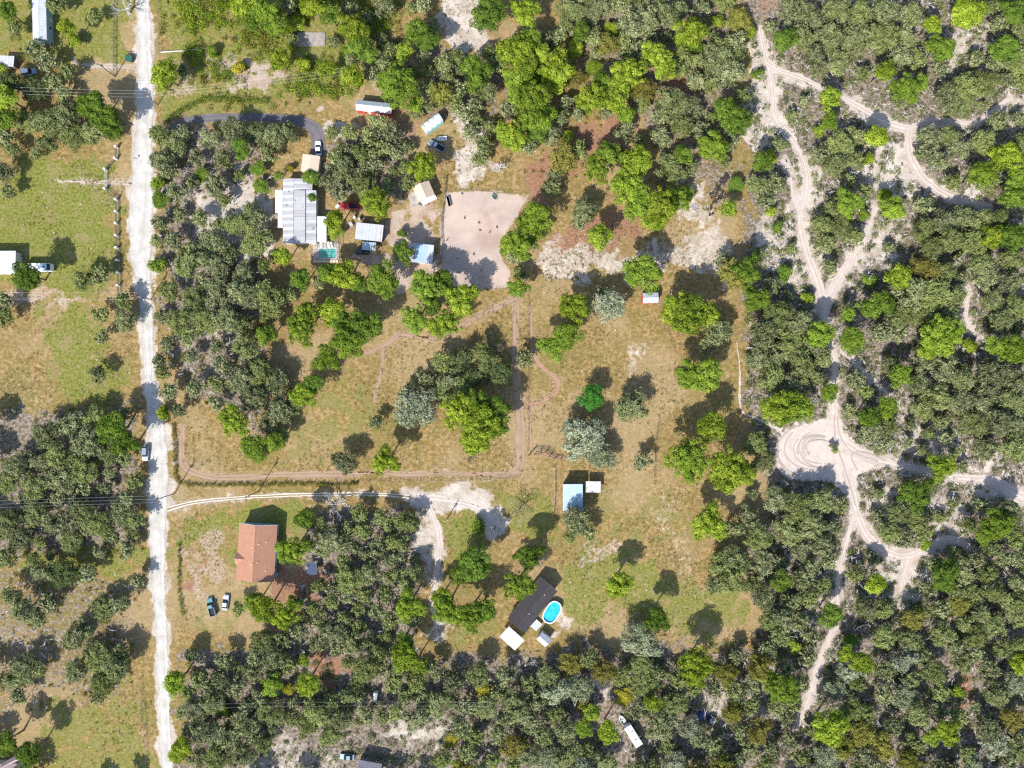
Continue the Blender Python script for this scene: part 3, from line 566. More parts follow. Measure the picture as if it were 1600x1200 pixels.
def ground_mat():
    m, t = nt('ground_soil'); g = N(t, 'TexCoord').outputs['Object']
    nb = noise(t, g, 0.035, 3, 0.5); n0 = noise(t, g, 0.22, 6, 0.62, (5,3,0)); n1 = noise(t, g, 0.75, 7, 0.68, (40,3,0)); n2 = noise(t, g, 2.6, 5, 0.7, (9,77,0)); n3 = noise(t, g, 1.3, 6, 0.65, (70,20,0))
    def A(k): return N(t, 'Attribute', attribute_name='w_'+k).outputs['Fac']
    def cover(w, n, lo=0.08, hi=0.45):
        nn = mapr(t, n, .30, .70, 0, 1, False)
        return mapr(t, mth(t, 'SUBTRACT', mth(t, 'MULTIPLY_ADD', w, 1.5, nn), 1.0), lo, hi)
    # dry pasture
    n4 = noise(t, g, 1.05, 4, 0.75, (17,31,0))
    c = mix(t, mapr(t, n1, .40, .60), (0.182,0.124,0.042), (0.325,0.222,0.100))
    c = mix(t, mth(t, 'MULTIPLY', mapr(t, n0, .40, .62), .6), c, (0.165,0.130,0.042))
    c = mix(t, mth(t, 'MULTIPLY', mapr(t, n4, .55, .68), .75), c, (0.40,0.325,0.22))
    c = mix(t, mth(t, 'MULTIPLY', mapr(t, n4, .45, .34), .7), c, (0.095,0.085,0.028))
    c = mix(t, mth(t, 'MULTIPLY', mapr(t, nb, .47, .62), .5), c, (0.34,0.255,0.15))
    c = mix(t, mth(t, 'MULTIPLY', mapr(t, nb, .46, .36), .45), c, (0.17,0.15,0.048))
    # greener grass
    gr = mix(t, mapr(t, n3, .40, .60), (0.108,0.128,0.022), (0.205,0.195,0.052))
    gr = mix(t, mth(t, 'MULTIPLY', mapr(t, n0, .48, .66), .7), gr, (0.235,0.19,0.09))
    gr = mix(t, mth(t, 'MULTIPLY', mapr(t, n4, .56, .68), .7), gr, (0.36,0.31,0.17))
    c = mix(t, cover(A('grass'), n0, .0, .6), c, gr)
    # leaf litter
    li = mix(t, mapr(t, n4, .40, .62), (0.105,0.085,0.058), (0.31,0.26,0.215))
    li = mix(t, mth(t, 'MULTIPLY', mapr(t, n2, .50, .66), .75), li, (0.06,0.052,0.032))
    c = mix(t, cover(A('litter'), n1), c, li)
    # pine needles
    ne = mix(t, mapr(t, n3, .35, .65), (0.19,0.09,0.052), (0.30,0.175,0.115))
    ne = mix(t, mth(t, 'MULTIPLY', mapr(t, n2, .55, .7), .5), ne, (0.36,0.25,0.18))
    c = mix(t, cover(A('needle'), n3, .1, .7), c, ne)
    # bare tan dirt
    di = mix(t, mapr(t, n0, .38, .62), (0.33,0.245,0.185), (0.40,0.32,0.26))
    di = mix(t, mth(t, 'MULTIPLY', mapr(t, n2, .55, .7), .4), di, (0.30,0.20,0.15))
    c = mix(t, cover(A('dirt'), n3, .0, .6), c, di)
    # white sand with tufts and twigs left in it
    sa = mix(t, mapr(t, n0, .36, .64), (0.50,0.44,0.385), (0.36,0.305,0.25))
    sa = mix(t, mth(t, 'MULTIPLY', mapr(t, n2, .57, .66), .8), sa, (0.24,0.19,0.13))
    c = mix(t, cover(A('sand'), mth(t, 'MULTIPLY_ADD', n1, .55, mth(t, 'MULTIPLY', n2, .45)), .1, .5), c, sa)
    h = mth(t, 'ADD', mth(t, 'MULTIPLY', n2, .5), n3)
    finish(t, c, 0.95, 0.05, h, 0.35); return m
gnd = tag(link('ground', mesh_np('ground', V, F, [ground_mat()], ATT)), kind='structure')

def track_mat(name, c1, c2, rut, rutpos=0.5, rutw=0.22, amt=0.5, median=None):
    m, t = nt(name); g = N(t, 'TexCoord').outputs['Object']
    ac = N(t, 'Attribute', attribute_name='across').outputs['Fac']
    n0 = noise(t, g, 0.3, 6, .6); n1 = noise(t, g, 1.6, 6, .7, (4,8,0)); n2 = noise(t, g, 3.5, 4, .7, (4,18,0))
    c = mix(t, mapr(t, n0, .36, .64), c1, c2)
    c = mix(t, mth(t, 'MULTIPLY', mapr(t, n1, .52, .70), .35), c, tuple(v*0.72 for v in c2))
    off = mth(t, 'MULTIPLY_ADD', n0, .5, -.25)
    a = mth(t, 'ABSOLUTE', mth(t, 'ADD', ac, off))
    r = mapr(t, mth(t, 'ABSOLUTE', mth(t, 'SUBTRACT', a, rutpos)), rutw, rutw*0.4, 0, 1)
    c = mix(t, mth(t, 'MULTIPLY', r, amt), c, rut)
    if median:
        md = mth(t, 'MULTIPLY', mapr(t, a, 0.34, 0.2), mapr(t, n1, .35, .55)); c = mix(t, md, c, median)
    e = mapr(t, mth(t, 'ADD', mth(t, 'ABSOLUTE', ac), mth(t, 'MULTIPLY_ADD', n1, .7, -.35)), .74, 1.0)
    c = mix(t, mth(t, 'MULTIPLY', e, .6), c, tuple(v*w for v, w in zip(c2, (.72,.68,.62))))
    finish(t, c, 0.95, 0.05, mth(t, 'ADD', mth(t, 'MULTIPLY', r, -.6), mth(t, 'MULTIPLY', n2, .5)), 0.12); return m
M_ROAD = track_mat('limerock', (0.50,0.48,0.445), (0.38,0.358,0.325), (0.42,0.40,0.37), .5, .25, .5)
M_SAND = track_mat('track_sand', (0.50,0.435,0.39), (0.43,0.365,0.325), (0.40,0.335,0.295), .45, .25, .6)
M_DRIVE = track_mat('two_track_sand', (0.34,0.27,0.19), (0.27,0.205,0.13), (0.56,0.50,0.45), .5, .34, .95, (0.19,0.165,0.07))
M_TRAIL = track_mat('trail_dirt', (0.305,0.213,0.148), (0.27,0.187,0.122), (0.325,0.235,0.168), .5, .3, .3)
M_TRAIL2 = track_mat('red_trail_dirt', (0.33,0.205,0.145), (0.285,0.17,0.112), (0.37,0.245,0.18), .5, .3, .3)
M_SPUR = track_mat('spur_sand', (0.40,0.335,0.26), (0.31,0.25,0.175), (0.44,0.375,0.31), .5, .3, .4)
M_ASPH = track_mat('old_asphalt', (0.125,0.115,0.125), (0.15,0.14,0.145), (0.11,0.10,0.11), .5, .25, .4)
strip('road', ROAD, M_ROAD, 0.030, 0.22)
strip('driveway', DRIVE, M_ASPH, 0.020, 0.05)
strip('sandy_drive', SANDY, M_DRIVE, 0.022, 0.18)
strip('sandy_drive', SANDY3, M_SAND, 0.019, 0.45)
strip('sandy_drive', SANDY2, M_SAND, 0.016, 0.30)
for j, l in enumerate(TRAILS): strip('trail', l, M_TRAIL if j < 3 else M_TRAIL2, 0.012 + 0.002*j, 0.34 if j < 3 else 0.2)
for j, (nm, l) in enumerate(TRACKS.items()): strip('sand_track', [(a, b_, c*.74) for a, b_, c in l], M_SAND, 0.016 + 0.003*j, 0.12 if nm in ('west','thin') else 0.25)
for j, l in enumerate(SPURS): strip('sandy_drive', l, M_SPUR, 0.012 + 0.003*j, 0.4)

def sheet(name, poly, mat, z, rag=0.3, grid=0.8):
    xs = [p[0] for p in poly]; ys = [p[1] for p in poly]
    n = 260; pts = []
    pl = [P(*p) for p in poly]; seg = []
    for a, b_ in zip(pl, pl[1:]+pl[:1]):
        k = max(2, int(math.hypot(b_[0]-a[0], b_[1]-a[1])/0.7))
        for j in range(k): seg.append((a[0]+(b_[0]-a[0])*j/k + rng.normal(0,rag), a[1]+(b_[1]-a[1])*j/k + rng.normal(0,rag), z))
    from mathutils.geometry import tessellate_polygon
    Vv = seg; Ff = []
    for f in tessellate_polygon([[Vector((p[0], p[1], 0)) for p in seg]]):
        a, b_, c_ = (Vv[k] for k in f)
        Ff.append(tuple(f) if (b_[0]-a[0])*(c_[1]-a[1])-(b_[1]-a[1])*(c_[0]-a[0]) > 0 else tuple(f)[::-1])
    return tag(link(name, mesh_np(name, Vv, Ff, [mat])), kind='structure')
def lot_mat():
    m, t = nt('paddock_dirt'); g = N(t, 'TexCoord').outputs['Object']
    nb = noise(t, g, 0.09, 4, .5); n0 = noise(t, g, 0.35, 7, .65, (2,5,0)); n1 = noise(t, g, 2.4, 5, .7, (8,1,0))
    c = mix(t, mapr(t, nb, .35, .65), (0.44,0.345,0.288), (0.345,0.275,0.24))
    c = mix(t, mth(t, 'MULTIPLY', mapr(t, n0, .45, .68), .5), c, (0.45,0.375,0.32))
    c = mix(t, mth(t, 'MULTIPLY', mapr(t, n1, .56, .68), .6), c, (0.25,0.18,0.14))
    c = mix(t, mth(t, 'MULTIPLY', mapr(t, noise(t, g, .06, 5, .6, (31,7,0)), .52, .66), .55), c, (0.29,0.20,0.15))
    finish(t, c, .95, .05, n1, .08); return m
sheet('dirt_paddock', LOT, lot_mat(), 0.010, 0.25)
M_CLEAR = surf('clearing_sand', (0.49,0.425,0.38), (0.42,0.36,0.32), 0.5, .95, .05, bd=0.06)
sheet('sand_clearing', CLEARING, M_CLEAR, 0.012, 0.35)
# circular wheel marks left in the sand
M_RING = track_mat('wheel_mark_sand', (0.44,0.37,0.325), (0.40,0.335,0.29), (0.38,0.315,0.27), .4, .3, .5)
M_RINGP = track_mat('pale_wheel_mark', (0.49,0.43,0.38), (0.44,0.375,0.33), (0.50,0.44,0.39), .4, .3, .5)
def arc(cx, cy, rx, ry, a0, a1, w): 
    return [(cx+rx*math.cos(R_(a)), cy+ry*math.sin(R_(a)), w) for a in np.linspace(a0, a1, 14)]
for j in range(12):
    r0 = rng.uniform(15, 62); a0 = rng.uniform(60, 170); w0 = rng.uniform(.5, 1.1)
    strip('wheel_mark', arc(1283-r0*.2+rng.normal(0,2.5), 702+rng.normal(0,2.5), r0, r0*rng.uniform(.70,.82), a0, a0+rng.uniform(60,170), w0), M_RING, 0.060 + 0.003*j, 0.05)
for j, l in enumerate([[(1308,650,.9),(1312,680,.9),(1330,705,.9),(1372,721,.9)],[(1303,650,.8),(1306,690,.8),(1322,740,.8),(1336,790,.8)],[(1340,735,.8),(1330,715,.8),(1345,706,.8),(1385,720,.8)]]):
    strip('wheel_mark', l, M_RING, 0.115 + 0.003*j, 0.06)
for j, (cx, cy, rx, ry, a0, a1, w) in enumerate([(1295,425,15,12,0,350,1.6),(1295,425,9,7,0,350,1.2),(1184,192,18,24,60,300,1.6),(1186,192,11,16,40,320,1.4),(1182,193,26,34,70,280,1.4)]):
    strip('wheel_mark', arc(cx,cy,rx,ry,a0,a1,w), M_RINGP, 0.080 + 0.003*j, 0.08)

# ------------------------------------------------------------------ foliage meshes
def leaf_quads(C, Nn, size, asp=0.6):
    n = len(C); r = rng.normal(size=(n,3)); t = np.cross(Nn, r); t /= np.linalg.norm(t, axis=1)[:,None]+1e-9
    b = np.cross(Nn, t); s = size*rng.uniform(.65, 1.35, n)[:,None]
    a = t*s*0.5; bb = b*s*0.5*asp
    V = np.stack([C-a-bb*.6, C+a*.3-bb, C+a+bb*.4, C-a*.3+bb], 1).reshape(-1,3)
    return V, np.arange(n*4).reshape(-1,4)
def unit(n, zmin=-1.0):
    out = []
    while len(out) < n:
        v = rng.normal(size=3); v /= np.linalg.norm(v)
        if v[2] >= zmin: out.append(v)
    return np.array(out)
def crown_mesh(name, R, zc, flat, nl, lobe_r, nclump, per, cr, leaf, jitter, puffy, asp=0.6, hole=0.0):
    lobes = []
    for k in range(nl):
        a = 2*math.pi*(k*0.618+rng.uniform(-.06,.06)); d = R*(1-lobe_r)*math.sqrt((k+.4)/nl)*rng.uniform(.78,1.2)
        lr = R*lobe_r*rng.uniform(.68,1.22)
        lobes.append((d*math.cos(a), d*math.sin(a), zc + flat*R*(0.55*(1-(d/R)**2)-.2)+rng.uniform(-.18,.2)*R*flat, lr))
    Cs = []; Ns = []; A = []
    wts = np.array([l[3]**2 for l in lobes]); wts /= wts.sum()
    for q in range(nclump):
        l = lobes[rng.choice(nl, p=wts)]; u = unit(1, -0.25)[0]
        rr = l[3]*rng.uniform(.72, 1.02); c = np.array([l[0]+u[0]*rr, l[1]+u[1]*rr, l[2]+u[2]*rr*flat*0.95])
        ar = rng.uniform(); n = max(4, int(per*rng.uniform(.6,1.3))); s = unit(n)
        k = cr*rng.uniform(.7,1.25)
        rad = (k*rng.uniform(.8,1.05,n) if puffy else k*rng.uniform(.15,1.1,n))[:,None]
        an = np.array([1,1,.8]) if puffy else rng.uniform(.55,1.45,3)*np.array([1,1,.8])
        th = rng.uniform(0,6.283); q2 = s*rad*an
        if not puffy: q2 = np.stack([q2[:,0]*math.cos(th)-q2[:,1]*math.sin(th), q2[:,0]*math.sin(th)+q2[:,1]*math.cos(th), q2[:,2]], 1)
        Cs.append(c + q2); nn = (s + .35*u if puffy else .55*s + .85*u) + (jitter if puffy else .5)*rng.normal(size=(n,3)) + np.array([0,0,.3]); Ns.append(nn)
        A.append(np.clip((.6*ar + .4*rng.uniform(size=n)) if puffy else (.4*ar+.6*rng.uniform(size=n)), 0, 1))
    # inner leaves
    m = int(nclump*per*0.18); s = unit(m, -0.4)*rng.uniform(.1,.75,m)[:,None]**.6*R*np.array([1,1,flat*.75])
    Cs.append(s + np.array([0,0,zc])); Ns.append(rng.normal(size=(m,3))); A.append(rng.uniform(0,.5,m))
    C = np.concatenate(Cs); Nn = np.concatenate(Ns); Nn /= np.linalg.norm(Nn, axis=1)[:,None]+1e-9
    V, F = leaf_quads(C, Nn, leaf, asp); A = np.concatenate(A)
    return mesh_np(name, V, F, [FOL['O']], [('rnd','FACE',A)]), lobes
def trunk_mesh(name, lobes, zc, rad, mat, base_h, nl_extra=2):
    mb = MB(); lean = rng.normal(0, .25, 2)
    top = (lean[0], lean[1], base_h)
    mb.tube([(0,0,-.2),(lean[0]*.4,lean[1]*.4,base_h*.5),top], [rad*1.35, rad, rad*.8], 7)
    for l in lobes:
        for e in range(nl_extra):
            tip = (l[0]+rng.normal(0,.3)*l[3], l[1]+rng.normal(0,.3)*l[3], l[2]+l[3]*rng.uniform(.45,.78))
            mid = ((top[0]+tip[0])/2+rng.normal(0,.3), (top[1]+tip[1])/2+rng.normal(0,.3), base_h*.45+tip[2]*.5)
            mb.tube([top, mid, tip], [rad*.6, rad*.38, rad*.12], 5)
    return mb.mesh(name, mat)
PROTO = {}     # (class, size index) -> list of (crown mesh, trunk mesh, R, zc)
def make_protos():
    for cls, sizes in {'oak': [(6.0,17,215,44),(4.3,11,115,44),(2.8,7,54,44),(1.6,4,26,40)],
                       'pine':[(6.0,18,190,64),(4.4,12,105,64),(3.0,8,52,62),(1.6,5,24,46)]}.items():
        for si, (R, nl, nc, per) in enumerate(sizes):
            L = []
            for v in range(5):
                zc = crown_z('P' if cls == 'pine' else 'O', R)
                if cls == 'oak':
                    me, lb = crown_mesh('oak_crown', R, zc, .78, nl, .32, nc, int(per*1.2), .82, .38, .8, False)
                    tm = trunk_mesh('oak_trunk', lb, zc, .14+.035*R, BARK, zc*.42)
                else:
                    me, lb = crown_mesh('pine_crown', R, zc, .78, nl, .31, nc, per, .72, .40, .45, True)
                    tm = trunk_mesh('pine_trunk', lb, zc, .10+.03*R, PBARK, zc*.72, 1)
                L.append((me, tm, R, zc))
            PROTO[cls, si] = L
make_protos()
# a bare, leafless tree
def bare_mesh(R, zc, seed):
    r = random.Random(seed); mb = MB()
    def br(p, d, L, rad, lv):
        q = [Vector(p)]; n = 3
        for k in range(n):
            d = (d + Vector((r.uniform(-.25,.25), r.uniform(-.25,.25), r.uniform(-.1,.12)))).normalized(); q.append(q[-1] + d*L/n)
        mb.tube(q, [rad*(1-.5*k/n) for k in range(n+1)], 5 if lv < 2 else 4)
        if lv < 3:
            for k in range(4 if lv < 2 else 5):
                a = r.uniform(0, 6.283); s = (d + Vector((math.cos(a), math.sin(a), r.uniform(-.2,.5)))*.95).normalized()
                br(q[r.choice((1,2,3))], s, L*r.uniform(.5,.75), rad*.5, lv+1)
    mb.tube([(0,0,-.2),(.1,0,zc*.45)], [.32,.24], 7)
    for k in range(6):
        a = k*1.05 + r.uniform(-.3,.3); br((.1,0,zc*.45), Vector((math.cos(a), math.sin(a), .55)).normalized(), R*.62, .15, 1)
    return mb
PALM_C = None
def palm_meshes():
    Vs = []; Fs = []; A = []; b = 0; zc = 4.0
    for k in range(26):
        a = k*2.399; el = rng.uniform(.0,.9); L = rng.uniform(1.7,2.3); n = 7
        d = np.array([math.cos(a), math.sin(a), 0]); sd = np.array([-math.sin(a), math.cos(a), 0])
        for j in range(n):
            t0 = j/n; p = np.array([0,0,zc]) + d*L*t0*math.cos(el*.7) + np.array([0,0, L*(el*t0 - 1.0*t0*t0)])
            for s in (-1,1):
                w = .75*(1-.5*t0)*math.sin(math.pi*(.2+.75*t0)); tip = p + sd*s*w + d*.38 + np.array([0,0,-.22])
                q = [p, p + d*.16, tip, p + sd*s*w*.5 + d*.08]
                Vs += q; Fs.append((b,b+1,b+2,b+3)); b += 4; A.append(rng.uniform())
    mb = MB().tube([(0,0,-.2),(.1,.05,2),(.05,0,zc)], [.2,.16,.18], 7)
    return mesh_np('palm_fronds', Vs, Fs, [FOL['G']], [('rnd','FACE',A)]), mb.mesh('palm_trunk', BARK)
PALM = palm_meshes()

# ------------------------------------------------------------------ tree labels: nearest landmark, direction, rank
LMS = [(403,862,'the red roofed house'),(470,330,'the large white metal roofed house'),(485,255,'the tan roofed carport'),(745,375,'the bare dirt paddock'),
 (1015,465,'the small white and red shed'),(825,945,'the dark roofed house'),(895,777,'the pale blue roofed barn'),(1285,700,'the round sand clearing'),
 (1420,202,'the track junction at upper right'),(66,20,'the white mobile home at top left'),(988,1150,'the white trailer near the bottom'),(1115,295,'the heap of old tyres'),
 (584,168,'the long red fronted shed'),(675,190,'the teal arched shed'),(664,302,'the tan metal barn'),(166,280,'the gate in the white pillar fence'),(227,708,'the car by the white road'),
 (577,1195,'the grey shed at the bottom edge'),(487,62,'the grey concrete slab'),(1410,866,'the curved loop of sand track'),(1295,425,'the ring of wheel marks'),(858,708,'the wooden fence corner'),
 (747,824,'the round bush on the drive'),(341,945,'the two cars on the grass'),(873,603,'the bend of the brown trail'),(40,412,'the white house at the left edge'),
 (1600,780,'the track leaving the right edge'),(1250,1125,'the lower end of the sand track'),(1508,1085,'the red bare patch at lower right'),(1513,490,'the bare strip at right'),(1552,323,'the end of the right track'),
 (1500,62,'the sandy gap in the top right scrub'),(404,768,'the pole beside the sandy drive'),(15,1195,'the house in the bottom left corner'),(840,30,'the top edge pine gap'),(258,1200,'the lower end of the white road'),(578,362,'the stained white shed'),(658,396,'the white shed beside the paddock'),
 (700,525,'the trail across the field'),(1187,45,'the top end of the sand track'),(225,60,'the top of the white road')]
LMS = [l for l in LMS if 'pine gap' not in l[2]]
ORD = ['nearest','second nearest','third nearest','fourth nearest','fifth nearest','sixth nearest','seventh nearest','eighth nearest','ninth nearest','tenth nearest','eleventh nearest','twelfth nearest','thirteenth nearest','fourteenth nearest']
DIRS = ['right of','above right of','above','above left of','left of','below left of','below','below right of']
DESC = {'P':('bright green pine','pine_tree','pine tree','bright green pines'),'G':('deep green tree','leafy_tree','leafy tree','deep green trees'),
        'E':('emerald green tree','leafy_tree','leafy tree','deep green trees'),'O':('grey green oak','oak_tree','oak tree','grey green oaks'),
        'F':('pale silvery oak','oak_tree','oak tree','grey green oaks'),'Y':('olive yellow oak','oak_tree','oak tree','grey green oaks'),
        'D':('dark shaded oak','oak_tree','oak tree','grey green oaks'),'A':('golden yellow shrub','shrub','shrub','golden yellow shrubs'),
        'L':('fan of palm fronds','palm_tree','palm tree','palms by the white house'),'N':('bare leafless tree with grey branches','bare_tree','bare tree','bare grey trees')}
# individuals: every hand-placed tree and the largest of the fills, up to 300 oaks; the rest go into one thicket
def oakish(k): return k in 'OFYD'
oaks = sorted([t for t in trees if oakish(t[0]) and -10 < t[1] < 1610 and -10 < t[2] < 1210], key=lambda t: -t[3])
keep = set(id(t) for t in oaks[:296])
indiv = [t for t in trees if not oakish(t[0]) or id(t) in keep]
rest = [t for t in trees if oakish(t[0]) and id(t) not in keep]
info = []
for t in indiv:
    k, x, y, r = t
    lm = min(LMS, key=lambda l: (l[0]-x)**2+(l[1]-y)**2); dx, dy = x-lm[0], lm[1]-y
    d = int(round(math.degrees(math.atan2(dy, dx))/45)) % 8
    sz = 'large' if r >= 25 else ('' if r >= 15 else 'small')
    if k in 'LNA': sz = ''
    info.append([t, lm, d, sz, math.hypot(dx, dy)])
byk = {}
for q in info: byk.setdefault((q[0][0], q[3], q[1][2], q[2]), []).append(q)
for g in byk.values():
    g.sort(key=lambda q: q[4])
    for j, q in enumerate(g):
        w = DESC[q[0][0]][0]; s = (q[3]+' ' if q[3] else '') + w + (' standing ' if len(g) == 1 else ', %s ' % ORD[j]) + DIRS[q[2]] + ' ' + q[1][2]
        q.append(s)
first = {}
def place_tree(q):
    k, x, y, r = q[0]; desc, nm, cat, grp = DESC[k]
    Rm = r*MPP; zc = crown_z(k, Rm*.96); px, py = P(x, y, zc); Rm *= (CAM_H-zc)/CAM_H
    if k == 'N':
        root = empty(nm, (px, py)); mb = bare_mesh(Rm, zc, int(x*7+y)); mb.build('branches', DEADW if (int(x), int(y)) in ((522,790),(190,8),(780,258)) else DRYB, root)
    else:
        if k == 'L': key = ('palm', 0, 0); crown, trunk = PALM; R0, z0 = 2.2, 4.0
        else:
            cls = 'pine' if k in 'PGEA' else 'oak'
            sizes = [(si, PROTO[cls, si][0][2]) for si in range(4)]
            si = min(sizes, key=lambda s: abs(math.log(s[1]/Rm)))[0]; v = int(rng.integers(5)); key = (cls, si, v)
            crown, trunk, R0, z0 = PROTO[cls, si][v]
        if (key, nm) not in first:
            root = empty(nm, (0,0)); link('trunk', trunk, root); link('crown', crown, root); first[key, nm] = root
        else: root = copy_tree(first[key, nm])
        root.location = (px, py, 0)
        s = Rm/R0*((1.12 if x < 1170 else 1.06) if oakish(k) else (1.2 if r > 11 else 1.07)); root.scale = (s*rng.uniform(.86,1.12), s*rng.uniform(.86,1.12), (zc/z0)*(rng.uniform(.8,1.25) if oakish(k) else rng.uniform(.95,1.06)))
        root.rotation_euler = (0, 0, rng.uniform(0, 6.283))
        for ch in root.children:
            if ch.name.startswith('crown'):
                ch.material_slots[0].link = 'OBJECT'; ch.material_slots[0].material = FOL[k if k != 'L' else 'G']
    tag(root, q[5], cat, grp)
    return root
for q in info: place_tree(q)

# ------------------------------------------------------------------ thicket of the remaining oaks and low scrub (stuff)
def join_crowns(name, lst, mat, zfun=None):
    Vs = []; Fs = []; A = []; T = []; b = 0
    for (k, x, y, r) in lst:
        Rm = r*MPP; zc = crown_z('O', Rm); px, py = P(x, y, zc)
        si = min(range(4), key=lambda s: abs(math.log(PROTO['oak', s][0][2]/Rm))); me, tm, R0, z0 = PROTO['oak', si][int(rng.integers(5))]
        v = np.empty(len(me.vertices)*3, np.float32); me.vertices.foreach_get('co', v); v = v.reshape(-1,3)
        a = np.empty(len(me.polygons), np.float32); me.attributes['rnd'].data.foreach_get('value', a)
        inside = -10 < x < 1610 and -10 < y < 1210; fr = .34 if inside else .10
        pick = rng.random(len(a)) < fr; q4 = v.reshape(-1,4,3)[pick]; m4 = q4.mean(1, keepdims=True); v = (m4 + (q4-m4)*(1.45 if inside else 2.4)).reshape(-1,3); a = a[pick]
        th = rng.uniform(0,6.283); c, s_ = math.cos(th), math.sin(th); s = Rm/R0
        w = np.stack([(v[:,0]*c-v[:,1]*s_)*s+px, (v[:,0]*s_+v[:,1]*c)*s+py, v[:,2]*zc/z0], 1)
        Vs.append(w); f = np.arange(len(w)).reshape(-1,4)+b; b += len(w); Fs.append(f); A.append(a); T.append(np.full(len(a), rng.uniform()))
    if Vs: return tag(link(name, mesh_np(name, np.concatenate(Vs), np.concatenate(Fs), [mat], [('rnd','FACE',np.concatenate(A)),('tint','FACE',np.concatenate(T))])), kind='stuff')
edge = []
for _ in range(2600):      # woodland that goes on just outside the frame
    x = rng.uniform(-110,1710); y = rng.uniform(-110,1310)
    if -12 < x < 1612 and -12 < y < 1212: continue
    if track_gap(x, y) < 26 or len(edge) > 130 or (0 < y < 1200 and x < 0 and 230 < y < 620): continue
    if any((t[1]-x)**2+(t[2]-y)**2 < 34**2 for t in edge): continue
    edge.append(['O', x, y, rng.uniform(16,26)])
o = join_crowns('oak_thicket', rest + edge, FOL['O'])
if o: o['label'] = 'grey green oak canopy closing the gaps between the larger oaks'; o['category'] = 'thicket'

def scrub(name, polys, mat, dens_, ra, rb, gap, label, nleaf=46, leaf=.34, h=.8, avoid=None, patchy=0):
    Cs = []; Ns = []; A = []; T = []
    for poly, f in polys:
        xs = [p[0] for p in poly]; ys = [p[1] for p in poly]; ar = (max(xs)-min(xs))*(max(ys)-min(ys))
        n = int(ar*dens_*f); X = rng.uniform(min(xs), max(xs), n); Y = rng.uniform(min(ys), max(ys), n)
        ok = sdf(X, Y, poly) < 0
        for l in SOFT: ok &= pdist(X, Y, l) > gap
        ok &= (sdf(X, Y, CLEARING) > gap) & (sdf(X, Y, LOT) > gap)
        for (bx, by, br) in (avoid or []): ok &= np.hypot(X-bx, Y-by) > br
        if patchy: ok &= (np.sin(X/23.+1.3*np.sin(Y/31.))+np.sin(Y/19.+1.7*np.sin(X/37.)))*.5+rng.normal(0,.35,len(X)) > patchy-1
        for x, y in zip(X[ok], Y[ok]):
            r = rng.uniform(ra, rb)**1.0; px, py = P(x, y, r*.5); m = int(nleaf*(r/1.0)**1.6)+5
            s = unit(m, 0.0); ell = np.array([r*rng.uniform(.7,1.2), r*rng.uniform(.7,1.2), r*h])
            Cs.append(np.array([px,py,.05]) + s*ell*rng.uniform(.35,1.05,m)[:,None]); Ns.append(s+.7*rng.normal(size=(m,3)))
            A.append(np.clip(.5*rng.uniform()+.5*rng.uniform(size=m),0,1)); T.append(np.full(m, rng.uniform()))
    C = np.concatenate(Cs); Nn = np.concatenate(Ns); Nn /= np.linalg.norm(Nn,axis=1)[:,None]
    V, F = leaf_quads(C, Nn, leaf); o = link(name, mesh_np(name, V, F, [mat], [('rnd','FACE',np.concatenate(A)),('tint','FACE',np.concatenate(T))]))
    return tag(o, label, 'undergrowth', kind='stuff')
BUILD_AV = [(470,330,62),(510,393,34),(485,255,24),(584,168,36),(675,190,30),(664,302,30),(577,362,36),(658,396,32),(403,862,62),(830,945,60),(895,777,34),(1015,465,30),(487,62,28),(63,20,40),(30,412,60),(340,945,28),(545,322,24),(683,222,22),(497,228,22)]
RIGHT = [(1172,60),(1215,20),(1640,-20),(1640,1230),(1215,1230),(1200,1000),(1180,900),(1205,760),(1165,640),(1165,420),(1200,380),(1180,240)]
scrub('oak_scrub', [(RIGHT, 1.0), ([(960,1040),(1200,990),(1210,1210),(980,1210)], .9), ([(690,1040),(950,1020),(940,1200),(700,1200)], .5), ([(290,1040),(690,1030),(700,1200),(280,1200)], .6)], FOL['O'], .0098, .5, 1.6, 2, 'low grey green oak scrub between the sand tracks')
scrub('grove_undergrowth', [([(246,200),(425,200),(420,420),(410,690),(330,640),(246,560)], .8), ([(490,800),(650,800),(660,1040),(400,1040),(460,960)], .8), ([(0,640),(215,640),(222,860),(0,880)], .6), ([(0,890),(210,900),(210,1080),(0,1120)], .5), ([(500,195),(640,195),(640,310),(500,310)], .8), ([(650,70),(1150,0),(1170,240),(1140,330),(1040,330),(880,290),(800,290),(700,200)], .45)], FOL['Y'], .0052, .35, 1.1, 4, 'low olive undergrowth beneath the oak groves', avoid=BUILD_AV)
scrub('meadow_shrubs', [([(246,0),(640,-10),(560,150),(262,190)], 1.0), ([(0,0),(60,0),(40,90),(0,100)], .5), ([(560,120),(640,100),(700,0),(640,0)], .8)], FOL['Y'], .012, .5, 1.7, 5, 'low yellow green shrubs in the rough meadow at the top', h=1.0, avoid=BUILD_AV, patchy=1.1)
scrub('meadow_thicket', [([(260,0),(640,-10),(560,150),(420,150),(300,110)], 1.0)], FOL['P'], .014, .8, 2.3, 5, 'bright green bushes among the meadow shrubs at the top', h=1.1, avoid=BUILD_AV, patchy=1.0)
